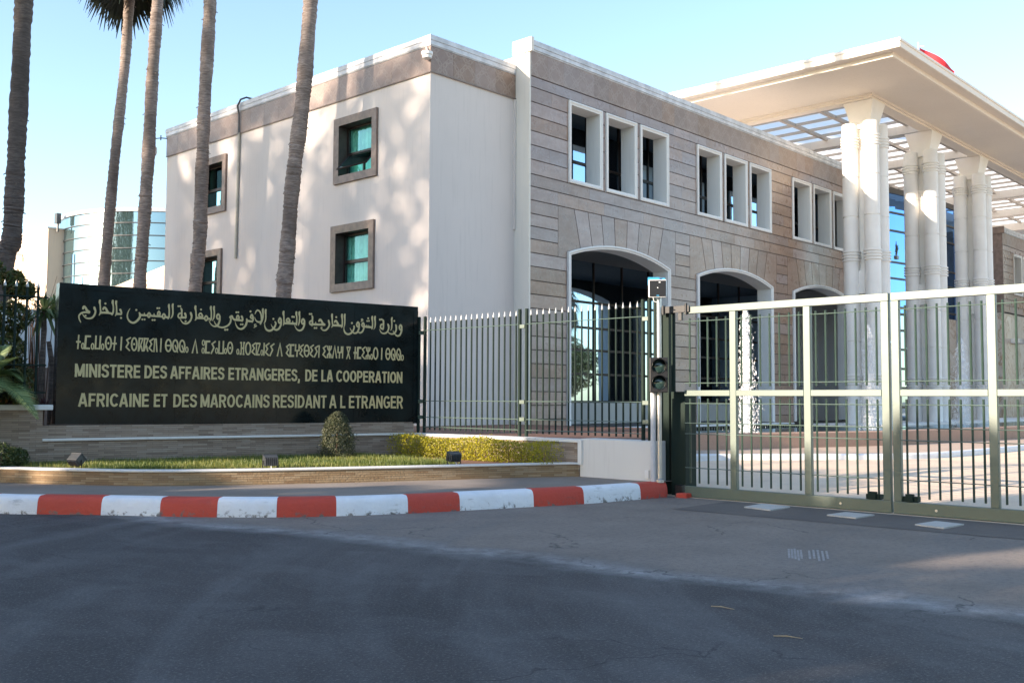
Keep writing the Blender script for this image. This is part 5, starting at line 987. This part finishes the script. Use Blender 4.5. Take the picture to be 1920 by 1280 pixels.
def jet(x, y, h, w, seed, label, core=0.22):
    g = random.Random(seed); t = empty('fountain_jet', (x, y, 0.6), 0, label, 'water jet', 'water jets of the fountain')
    mb = MB(); n = 46; seg = 12; V = []
    lean = g.uniform(-0.03, 0.03)
    for i in range(n + 1):
        u = i / n; r = w * core * (1 - 0.4 * u) * (1 if u < 0.93 else max(0.03, (1 - u) / 0.07))
        for k in range(seg):
            a = 2 * pi * k / seg; q = r * (0.8 + 0.35 * (g.random() - 0.5) + 0.12 * sin(a * 3 + i * 0.8)); V.append((x + lean * u * h + q * cos(a), y + q * sin(a), 0.6 + h * u + g.uniform(-0.03, 0.03)))
    F = [(i * seg + k, i * seg + (k + 1) % seg, (i + 1) * seg + (k + 1) % seg, (i + 1) * seg + k) for i in range(n) for k in range(seg) if g.random() > 0.04]
    mb.raw(V, F); mb.build('water_column', 'spray', t, smooth=True)
    mb = MB()
    for i in range(7000):
        u = 1 - abs(g.gauss(0, 0.55)); u = min(1.0, max(0.0, u)) if g.random() < .35 else g.random()
        r = abs(g.gauss(0, 1)) * w * (0.9 - 0.62 * u); a = g.uniform(0, 2 * pi); sz = g.uniform(0.004, 0.013) * (1.7 if g.random() < .08 else 1); el = g.uniform(1, 3.2)
        c = Vector((x + r * cos(a), y + r * sin(a), 0.6 + h * u * (1 - 0.15 * min(1, r / w)))); q = [Vector((sz, 0, 0)), Vector((-sz * .5, sz * .87, 0)), Vector((-sz * .5, -sz * .87, 0))]; tp = Vector((g.uniform(-.4, .4) * sz, g.uniform(-.4, .4) * sz, sz * el))
        for k in range(3): mb.face([c + q[k], c + q[(k + 1) % 3], c + tp]); mb.face([c + q[(k + 1) % 3], c + q[k], c - tp])
    o = mb.build('droplets', 'spray', t); o['kind'] = 'stuff'
jet(24.45, 14.0, 3.55, 0.22, 1, 'thick white fountain jet in front of the second arch, nearest the traffic light')
jet(32.4, 14.0, 3.45, 0.25, 2, 'white fountain jet before the nearest column cluster', 0.42)
jet(41.1, 14.0, 3.45, 0.30, 3, 'white fountain jet before the farthest visible column cluster', 0.45)

# ------------------------------------------------------------------ background left: beige block, curved glass drum
bb = empty('beige_building', (26, 64, 0), 0, 'plain beige cube building far behind the palms beside the glass drum', 'building')
mb = MB(); mb.box(24.7, 31, 60.85, 74, 0, 11.6); mb.build('wall', 'peach', bb)
mb = MB(); mb.box(24.64, 31, 60.79, 74, 11.6, 11.68); mb.build('roof_edge', 'white', bb)
mb = MB(); mb.box(25.0, 25.25, 60.4, 60.75, 11.9, 12.5); mb.tube([(25.15, 60.6, 11.4), (25.15, 60.6, 11.9)], 0.06, 8); mb.build('speaker_box', 'lamp', bb)
d = empty('security_camera', (24.4, 65, 10.7), 0, 'small white camera on the far side wall of the beige cube building', 'security camera')
mb = MB(); mb.box(24.2, 24.65, 64.6, 64.7, 10.3, 10.42); mb.box(24.15, 24.3, 64.55, 64.75, 10.05, 10.3); mb.build('housing', 'sensor', d)
gd = empty('glass_drum', (33.3, 58.6, 0), 0, 'curved pale glass office drum with horizontal bands far behind the palm trunks', 'building')
CX, CY, CR = 32.6, 60.0, 7.0
def dp(a, r=CR): return (CX + r * cos(a), CY + r * sin(a))
A0, A1, na = R(150), R(330), 60
mb = MB()
for i in range(na):
    a, b = A0 + (A1 - A0) * i / na, A0 + (A1 - A0) * (i + 1) / na
    mb.face([(*dp(a), 0), (*dp(b), 0), (*dp(b), 12.35), (*dp(a), 12.35)])
mb.build('glazing', 'drumglass', gd, smooth='w')
mb = MB()
def band(mb, z0, z1, r):
    for i in range(na):
        a, b = A0 + (A1 - A0) * i / na, A0 + (A1 - A0) * (i + 1) / na
        mb.face([(*dp(a, r), z0), (*dp(b, r), z0), (*dp(b, r), z1), (*dp(a, r), z1)]); mb.face([(*dp(a, r), z1), (*dp(b, r), z1), (*dp(b, r - 0.3), z1), (*dp(a, r - 0.3), z1)]); mb.face([(*dp(a, r), z0), (*dp(b, r), z0), (*dp(b, r - 0.3), z0), (*dp(a, r - 0.3), z0)])
for k in range(14): mb = MB(); band(mb, 11.62 - 0.74 * k, 11.67 - 0.74 * k, CR + 0.06); mb.build('transom', 'lamp', gd)
mb = MB(); band(mb, 12.3, 12.5, CR + 0.12); mb.face([(*dp(A0 + (A1 - A0) * i / na, CR + 0.1), 12.5) for i in range(na + 1)]); mb.build('roof', 'coping', gd)
for a0, a1, z0, z1 in ((R(183), R(186), 0, 10.0), (R(198), R(203), 0, 9.9), (R(190), R(193), 0, 8.6), (R(262), R(267), 4, 11.5), (R(268), R(273), 6, 9.5)):
    n = 4; mb = MB()
    for i in range(n):
        a, b = a0 + (a1 - a0) * i / n, a0 + (a1 - a0) * (i + 1) / n; mb.face([(*dp(a, CR + 0.03), z0), (*dp(b, CR + 0.03), z0), (*dp(b, CR + 0.03), z1), (*dp(a, CR + 0.03), z1)])
    mb.build('dark_pane', 'darkglass', gd)
mb = MB()
for i in range(4):
    a, b = R(262) + R(12) * i / 4, R(262) + R(12) * (i + 1) / 4; mb.face([(*dp(a, CR + 0.05), 8.2), (*dp(b, CR + 0.05), 8.2), (*dp(b, CR + 0.05), 9.0), (*dp(a, CR + 0.05), 9.0)])
mb.build('lime_panel', 'lime', gd)
o = MB(); o.prism([(52.5, 0.5), (52.5, 5.9), (45.6, 6.75), (41.5, 7.25), (36.0, 7.9), (36.0, 0.5)], 'x', 21.7, 21.95); o = o.build('parapet_wall', 'peach'); tag(o, 'pale sloped parapet wall between two palm trunks before the glass drum', 'wall')
mb = MB(); mb.box(2.0, 10.5, 20.6, 20.8, 0.6, 2.1); mb.cur = 1; mb.box(2.0, 10.5, 20.58, 20.82, 2.1, 3.25); o = mb.build('garden_wall', ['brownstone', 'lowwall']); tag(o, 'pale garden wall with brown base behind the creeper and the spiky plant', 'wall')

# ------------------------------------------------------------------ palms
def fan_frond(mb, base, az, droop, length, size, g):
    d = Vector((cos(az), sin(az), 0)); n = 5; P = []
    for i in range(n + 1):
        u = i / n; P.append(base + d * (length * u) + Vector((0, 0, sin(droop) * length * u * 0.8 - 0.25 * length * u * u)))
    mb.tint = 0.2; mb.tube(P, [0.022 - 0.012 * i / n for i in range(n + 1)], 4, caps=False)
    tip = P[-1]; fwd = (P[-1] - P[-2]).normalized(); side = fwd.cross(Vector((0, 0, 1)));
    side = side.normalized() if side.length > 0.01 else Vector((1, 0, 0)); upv = side.cross(fwd).normalized(); m_ = 26
    for k in range(m_):
        a = (k - (m_ - 1) / 2) / (m_ - 1) * R(215); L = size * (0.82 + 0.18 * cos(a)) * g.uniform(0.9, 1.08)
        dr = fwd * cos(a) + side * sin(a); w = 0.050 * size; s_ = dr.cross(upv).normalized() * w
        mid = tip + dr * L * 0.55 + upv * (0.06 * L) - Vector((0, 0, 0.06 * L)); end = tip + dr * L * 0.92 - Vector((0, 0, (0.28 + g.uniform(0, .25)) * L))
        mb.tint = g.random()
        mb.face([tip - s_ * .35, tip + s_ * .35, mid + s_, mid - s_]); mb.face([mid - s_, mid + s_, end + s_ * 0.12, end - s_ * 0.12])
def palm(pts, r0, r1, mat, label, seed, nf=34, fl=1.3, fs=1.25, group='tall palms behind the sign'):
    g = random.Random(seed); pts = [Vector(p) for p in pts]; t = empty('palm_tree', pts[0], 0, label, 'palm tree', group)
    line = []; 
    for i in range(len(pts) - 1):
        p0, p1, p2, p3 = pts[max(i - 1, 0)], pts[i], pts[i + 1], pts[min(i + 2, len(pts) - 1)]
        for k in range(40):
            u = k / 40; line.append(0.5 * ((2 * p1) + (p2 - p0) * u + (2 * p0 - 5 * p1 + 4 * p2 - p3) * u * u + (3 * p1 - p0 - 3 * p2 + p3) * u ** 3))
    line.append(pts[-1]); mb = MB(); n = len(line); rs = []
    for i in range(n):
        u = i / (n - 1); rs.append((r0 + (r1 - r0) * u) * (1 + 0.05 * (i % 2) + g.uniform(-0.05, 0.05) + 0.05 * sin(i * 0.21 + seed) + 0.03 * sin(i * 0.057 + seed * 2)))
    mb.tube([p + Vector((g.uniform(-.006, .006), g.uniform(-.006, .006), 0)) for p in line], rs, 18); mb
    for _ in range(26):
        u = g.uniform(0.05, 0.97); p = line[int(u * (n - 1))]; a = g.uniform(0, 2 * pi); d_ = Vector((cos(a), sin(a), 0)); mb.tube([p + d_ * r1, p + d_ * (r1 + 0.07) + Vector((0, 0, -0.05))], 0.012, 4)
    mb.build('trunk', mat, t, smooth=True)
    mb = MB(); top = pts[-1]
    for i in range(nf):
        az = g.uniform(0, 2 * pi); dr = g.uniform(-1.25, 1.1); fan_frond(mb, top + Vector((0, 0, (dr + 1.2) * 0.25)), az, dr, fl * g.uniform(0.75, 1.1), fs * g.uniform(0.85, 1.1), g)
    mb.build('crown', 'frond', t, tint=True)
    return t
def ay(y_list): return y_list
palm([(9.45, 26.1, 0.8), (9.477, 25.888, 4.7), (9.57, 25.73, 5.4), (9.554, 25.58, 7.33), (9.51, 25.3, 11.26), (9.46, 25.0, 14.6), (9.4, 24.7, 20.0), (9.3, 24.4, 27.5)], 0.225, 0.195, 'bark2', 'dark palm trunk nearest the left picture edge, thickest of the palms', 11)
palm([(15.4, 33.5, 0.8), (15.37, 33.16, 5.39), (15.40, 32.79, 9.0), (15.5, 32.39, 12.6), (15.52, 32.19, 14.96), (15.56, 31.97, 16.6)], 0.18, 0.148, 'bark', 'slender palm whose fan crown hangs into the top of the picture', 12, 70, 1.05, 1.15)
palm([(15.5, 31.1, 0.8), (15.52, 30.95, 5.1), (15.52, 30.82, 6.6), (15.52, 30.6, 9.21), (15.5, 30.42, 11.8), (15.5, 30.2, 14.4), (15.52, 30.1, 17.0), (15.6, 29.8, 22.6)], 0.20, 0.178, 'bark', 'pale grey palm trunk just left of the plaster building corner', 13)
palm([(15.55, 27.7, 0.8), (15.5, 27.42, 4.72), (15.53, 27.28, 6.24), (15.49, 27.16, 8.32), (15.45, 27.04, 10.24), (15.43, 26.8, 13.45), (15.4, 26.6, 17.2), (15.3, 26.3, 22.0)], 0.20, 0.17, 'bark', 'palm trunk in front of the left windows of the plaster wall', 14)
palm([(15.4, 22.95, 0.8), (15.42, 22.7, 4.22), (15.44, 22.6, 5.3), (15.46, 22.4, 7.45), (15.53, 22.16, 9.3), (15.57, 21.9, 12.15), (15.6, 21.6, 16.0), (15.7, 21.2, 23.0)], 0.205, 0.185, 'bark', 'leaning palm trunk crossing the roof line of the plaster building, rightmost of the palms', 15)

# ------------------------------------------------------------------ planting
def blob_leaves(mb, centers, count, size, g, out=0.75, asp=0.6):
    for _ in range(count):
        c, rx, ry, rz = g.choice(centers); d = rdir(g); k = g.uniform(0.72, 1.05); p = Vector((c[0] + d.x * rx * k, c[1] + d.y * ry * k, c[2] + d.z * rz * k))
        n = (d * out + rdir(g) * (1 - out + 0.35)).normalized(); mb.tint = min(1, max(0, g.gauss(0.5, 0.22))); leafquad(mb, p, n, size * g.uniform(0.7, 1.3), asp, g)
g = random.Random(21)
hg = empty('golden_hedge', (12.8, 12.8, 0.42), 0, 'clipped yellow green hedge in front of the fence wall', 'hedge')
mb = MB(); C = []
y = 14.75
while y > 11.0:
    C.append(((12.78 + 0.02 * sin(y * 5), y, 0.59 + 0.03 * sin(y * 3.1)), 0.27, 0.28, 0.23 + 0.02 * sin(y * 7))); y -= 0.14
for c, rx, ry, rz in C:
    for _ in range(620):
        d = rdir(g); k = g.uniform(0.86, 1.05) if g.random() < .93 else g.uniform(1.05, 1.28); q = Vector((max(-.8, min(.8, d.x * 1.25)), d.y, max(-.85, min(.85, d.z * 1.2)))); p = Vector((c[0] + q.x * rx * k, c[1] + q.y * ry * k, c[2] + q.z * rz * k))
        if p.z < 0.42: continue
        mb.tint = min(1, max(0, g.gauss(0.5 + 0.12 * sin(c[1] * 4), 0.22))); leafquad(mb, p, (d * .6 + rdir(g) * .6), g.uniform(0.014, 0.026), 0.7, g)
mb.build('foliage', 'hedge', hg, tint=True)
mb = MB()
for c, rx, ry, rz in C[::2]: mb.tube([(c[0], c[1], 0.42), (c[0] + .02, c[1] + .03, 0.62)], 0.012, 5)
mb.build('stem', 'twig', hg)
cb = empty('topiary_bush', (11.15, 14.65, 0.42), 0, 'small dark green cone shaped bush standing before the sign', 'bush')
mb = MB()
for _ in range(9000):
    u = g.random() ** 0.8; prof = 0.27 * (min(1, u / 0.12 + 0.75)) * (1 - u ** 2.2) ** 0.62 + 0.02
    a = g.uniform(0, 2 * pi); k = (g.uniform(0.75, 1.08) if g.random() < .92 else g.uniform(1.08, 1.3)) * (1 + 0.11 * sin(a * 3 + u * 9)); p = Vector((11.15 + prof * k * cos(a), 14.65 + prof * k * sin(a), 0.44 + 0.83 * u)); n = Vector((cos(a), sin(a), 0.5)) * .6 + rdir(g) * .7
    mb.tint = min(1, max(0, g.gauss(0.45, 0.25))); leafquad(mb, p, n, g.uniform(0.014, 0.028), 0.6, g)
mb.build('foliage', 'cone', cb, tint=True)
mb = MB(); mb.tube([(11.15, 14.65, 0.42), (11.15, 14.65, 1.1)], [0.03, 0.01], 6); mb.build('stem', 'twig', cb)
def shrub(name, label, centers, count, size, mat, seed, stems=True, asp=0.6):
    g = random.Random(seed); c0 = centers[0][0]; t = empty(name, (c0[0], c0[1], 0.42), 0, label, 'shrub'); mb = MB(); blob_leaves(mb, centers, count, size, g, 0.55, asp); mb.build('foliage', mat, t, tint=True)
    if stems:
        mb = MB()
        for c, rx, ry, rz in centers[:5]: mb.tube([(c[0], c[1], max(0.42, c[2] - rz * 1.4)), (c[0] + .03, c[1], c[2])], [0.016, 0.008], 5)
        mb.build('stem', 'twig', t)
    return t
shrub('round_shrub', 'low round green shrub at the left end of the planter', [((5.98, 16.25, 0.60), 0.26, 0.3, 0.21), ((6.2, 16.2, 0.57), 0.18, 0.2, 0.16), ((5.7, 16.35, 0.62), 0.28, 0.3, 0.22)], 3200, 0.03, 'shrub', 31)
cr = []
g2 = random.Random(5)
for i in range(26): s_ = -0.55 - g2.random() * 2.4; cr.append(((*S(s_, -0.35 - g2.random() * 0.5), g2.uniform(1.7, 3.25) - (0.35 if s_ > -0.9 else 0)), 0.30, 0.28, 0.28))
cr.append(((*S(-0.62, -0.4), 3.35), 0.16, 0.16, 0.22)); cr.append(((*S(-0.45, -0.4), 3.25), 0.14, 0.14, 0.14)); cr.append(((*S(-1.0, -0.4), 3.5), 0.25, 0.2, 0.25))
shrub('climbing_creeper', 'dense dark climbing bush with reddish tips behind the left fence', cr, 22000, 0.058, 'creeper', 33)
dr = empty('dracaena', (*S(-0.02, -0.75), 0.9), 0, 'spiky leaved dracaena plant on a bare stem beside the sign', 'plant')
g = random.Random(8)
def rosette(mb, c, n, L, g, w=0.028, dn=0.9):
    for _ in range(n):
        a = g.uniform(0, 2 * pi); e = g.uniform(-0.7, 1.3); d = Vector((cos(a) * cos(e), sin(a) * cos(e), sin(e))); s_ = d.cross(Vector((0, 0, 1))).normalized() * w; l = L * g.uniform(.75, 1.1)
        p1 = c + d * l * .5 + Vector((0, 0, -0.04)); p2 = c + d * l - Vector((0, 0, dn * l * (0.35 + .25 * g.random()))); mb.tint = g.random()
        mb.face([c - s_ * .5, c + s_ * .5, p1 + s_, p1 - s_]); mb.face([p1 - s_, p1 + s_, p2 + s_ * .1, p2 - s_ * .1])
mb = MB(); cdr = Vector((*S(-0.10, -0.75), 2.95)); rosette(mb, cdr, 60, 0.55, g); rosette(mb, Vector((*S(0.1, -0.9), 3.05)), 40, 0.45, g); mb.build('foliage', 'fan', dr, tint=True)
mb = MB(); b0 = Vector((*S(-0.16, -0.75), 0.85)); mb.tube([b0, b0.lerp(cdr, .5) + Vector((.02, 0, 0)), cdr], [0.055, 0.048, 0.04], 8); mb.tube([b0 + Vector((.2, -.02, 0)), b0 + Vector((.22, 0, 1.2)), b0 + Vector((.15, .0, 1.6))], [0.05, 0.05, 0.04], 8); mb.build('stem', 'bark', dr)
rp = empty('red_plant', (*S(-0.35, -0.3), 1.38), 0, 'low dark red leaved plant on the white wall cap beside the sign', 'plant')
mb = MB(); g = random.Random(9)
for k in range(5): rosette(mb, Vector((*S(-0.12 - 0.13 * k, -0.32 - .05 * (k % 2)), 1.40)), 26, 0.16, g, 0.018, 0.3)
mb.build('foliage', 'red', rp, tint=True)
tw = empty('bare_shrub', (*S(-0.05, -1.4), 0.9), 0, 'thin leafless reddish twigs rising beside the sign corner', 'shrub')
mb = MB(); g = random.Random(10)
for k in range(22):
    b = Vector((*S(-0.1 + g.uniform(-.1, .15), -1.5), 1.0)); m1 = b + Vector((g.uniform(-.12, .12), g.uniform(-.1, .1), 1.7)); e = m1 + Vector((g.uniform(-.25, .25), g.uniform(-.1, .1), g.uniform(.4, 1.05))); mb.tube([b, m1, e], [0.012, 0.008, 0.003], 4)
mb.build('twig', 'twig', tw)
def feather_palm(label, base, fronds, seed):
    g = random.Random(seed); t = empty('small_palm', base, 0, label, 'palm'); mb = MB()
    for az, el, L in fronds:
        d = Vector((cos(az), sin(az), 0)); n = 16; P = [Vector(base) + d * (L * cos(el) * i / n) + Vector((0, 0, L * sin(el) * (i / n) - 0.9 * L * (i / n) ** 2 * cos(el))) for i in range(n + 1)]
        mb.tint = 0.3; mb.tube(P, [0.014 - 0.011 * i / n for i in range(n + 1)], 4, caps=False)
        for i in range(3, n * 5):
            u = i / (n * 5); k = min(n - 1, int(u * n)); p = P[k].lerp(P[k + 1], u * n - k); td = (P[k + 1] - P[k]).normalized(); s_ = td.cross(Vector((0, 0, 1))).normalized(); l = 0.38 * sin(pi * min(1, u * .9 + .12)) + 0.05
            for sg_ in (-1, 1):
                dr_ = (td * .6 + s_ * sg_ + Vector((0, 0, .25))).normalized(); w = td * 0.008; e = p + dr_ * l - Vector((0, 0, .12 * l)); mb.tint = g.random()
                mb.face([p - w, p + w, p + dr_ * l * .5 + w, p + dr_ * l * .5 - w]); mb.face([p + dr_ * l * .5 - w, p + dr_ * l * .5 + w, e])
    mb.build('crown', 'fan', t, tint=True)
    mb = MB(); mb.tube([(base[0], base[1], 0.42), base], [0.10, 0.08], 8); mb.build('trunk', 'bark2', t)
    return t
bx, by = S(-1.12, 0.20)
feather_palm('small feathery palm with light green fronds at the left picture edge', (bx, by, 1.70), [(-0.25 + 0.37 * k, 0.35 + 0.85 * ((k * 7) % 5) / 4, 0.85 + 0.07 * (k % 4)) for k in range(17)], 17)

# ------------------------------------------------------------------ street trees across the road (outside the picture): they cast the shade on the road
g = random.Random(77)
def street_tree(x, y, h, r, dens, label, flat=None):
    t = empty('street_tree', (x, y, 0), 0, label, 'tree', 'trees across the road'); gg = random.Random(int(x * 7 + y * 13) & 1023)
    mb = MB(); mb.tube([(x, y, 0), (x + .1, y, h * .3), (x, y + .1, h * .62)], [0.24, 0.18, 0.08], 8)
    for k in range(6):
        a = k * 1.05; mb.tube([(x, y, h * .3 + .1 * k), (x + cos(a) * r * .55, y + sin(a) * r * .55, h * .55 + .1 * k)], [0.08, 0.03], 5)
    mb.build('trunk', 'bark2', t)
    C = []
    for _ in range(22):
        d = rdir(gg); C.append(((x + d.x * r * .72, y + d.y * r * .72, h * .60 + d.z * h * .27), r * .42, r * .42, h * .13) if flat is None else ((x + d.x * r * .72, y + d.y * r * .72, h * .92 + d.z * h * .03), r * .42, r * .42, h * .05))
    mb = MB(); blob_leaves(mb, C, dens, 0.26 if h < 14 else 0.34, gg, 0.3, 0.8); mb.build('crown', 'tree', t, tint=True); return t
TREES = [(-14.0, y + 1.2, h + 1.25, 1.9, 4200, 'dense dark street tree across the road') for y, h in ((-16, 8.8), (-13.4, 8.8), (-10.8, 8.6), (-8.2, 8.6), (-5.6, 8.8), (-3, 8.6), (-0.4, 8.7), (2.2, 8.6), (4.8, 8.6), (7.4, 8.6), (9.9, 6.2), (12.1, 8.7), (14.0, 8.4), (15.9, 7.8), (17.5, 6.2), (20.2, 6.2), (23.3, 10.4), (25.8, 11.2), (28.4, 11.0), (31.2, 10.5))] + [(-16.0, 11.5, 10.2, 1.6, 900, 'flat leaf crown added across the road to shape the light', 1), (-16.0, 19.4, 10.35, 1.7, 2600, 'dense flat leaf crown added across the road to shape the light', 1)] + [(-36.0 + (i % 2) * 3.0, 38 + 3.3 * i, 28 + (i % 3) * 1.4, 3.6, 4300, 'tall loose street tree farther across the road') for i in range(7)] + [(-4 + 4.3 * i, -30 - (i % 2) * 2, 10.5 + (i % 3), 2.9, 3000, 'broad dark tree behind the picture, mirrored in the sign') for i in range(8)] + [(74 + 5.5 * i, -18 - 7.5 * i + (i % 2) * 3, 7.5 + (i % 3), 4.2, 3000, 'broad tree across the driveway, mirrored in the arch glass') for i in range(6)]  # the flat crowns are added, shaped to let streaks of sun pass below

for a_ in TREES: street_tree(*a_)
# palms beyond the frame that the arch glass mirrors
palm([(50, 2, 0.2), (50.1, 2, 4), (50, 2.1, 8)], 0.2, 0.17, 'bark', 'short palm across the driveway, mirrored in the arch glass', 41, 40, 1.1, 1.3, 'palms across the driveway')
palm([(58, -6, 0.2), (58.1, -6, 4), (58, -6.1, 9)], 0.2, 0.17, 'bark', 'taller palm across the driveway, mirrored in the arch glass', 42, 40, 1.1, 1.3, 'palms across the driveway')

# ------------------------------------------------------------------ small things on the road
def straw(a, b, label):
    a, b = Vector(a), Vector(b); t = MB(); m_ = (a + b) / 2 + Vector((0.01, 0.015, 0.004)); t.tube([a, m_, b], [0.003, 0.004, 0.002], 5)
    tag(t.build('straw', 'drystraw'), label, 'straw')
MAT['drystraw'] = plain('dry_straw', (0.42, 0.33, 0.20), 0.8)
straw((6.432, 3.988, 0.006), (6.452, 3.807, 0.006), 'thin dry palm straw lying on the dark asphalt, farther from the camera')
straw((5.904, 3.203, 0.006), (5.968, 3.034, 0.006), 'thin dry straw lying on the dark asphalt nearest the camera')
mb = MB(); g = random.Random(4)
for (ax, ay), (bx_, by_), (cx_, cy_) in [[(9.492, 4.972), (9.577, 4.886), (8.831, 4.486)], [(9.57, 4.789), (9.692, 4.665), (9.005, 4.309)]]:
    for k in range(5):
        u = k / 4; p = Vector((ax + (bx_ - ax) * u, ay + (by_ - ay) * u)); d = Vector((cx_ - bx_, cy_ - by_))
        q0 = p + d * g.uniform(0, .15); q1 = p + d * g.uniform(.75, 1.0); w = Vector((-d.y, d.x)).normalized() * 0.014; mb.face([(*(q0 - w * .5), 0.003), (*(q0 + w), 0.003), (*(q1 + w), 0.003), (*(q1 - w * .6), 0.003)])
tag(mb.build('road_marks', 'chalk'), kind='structure')
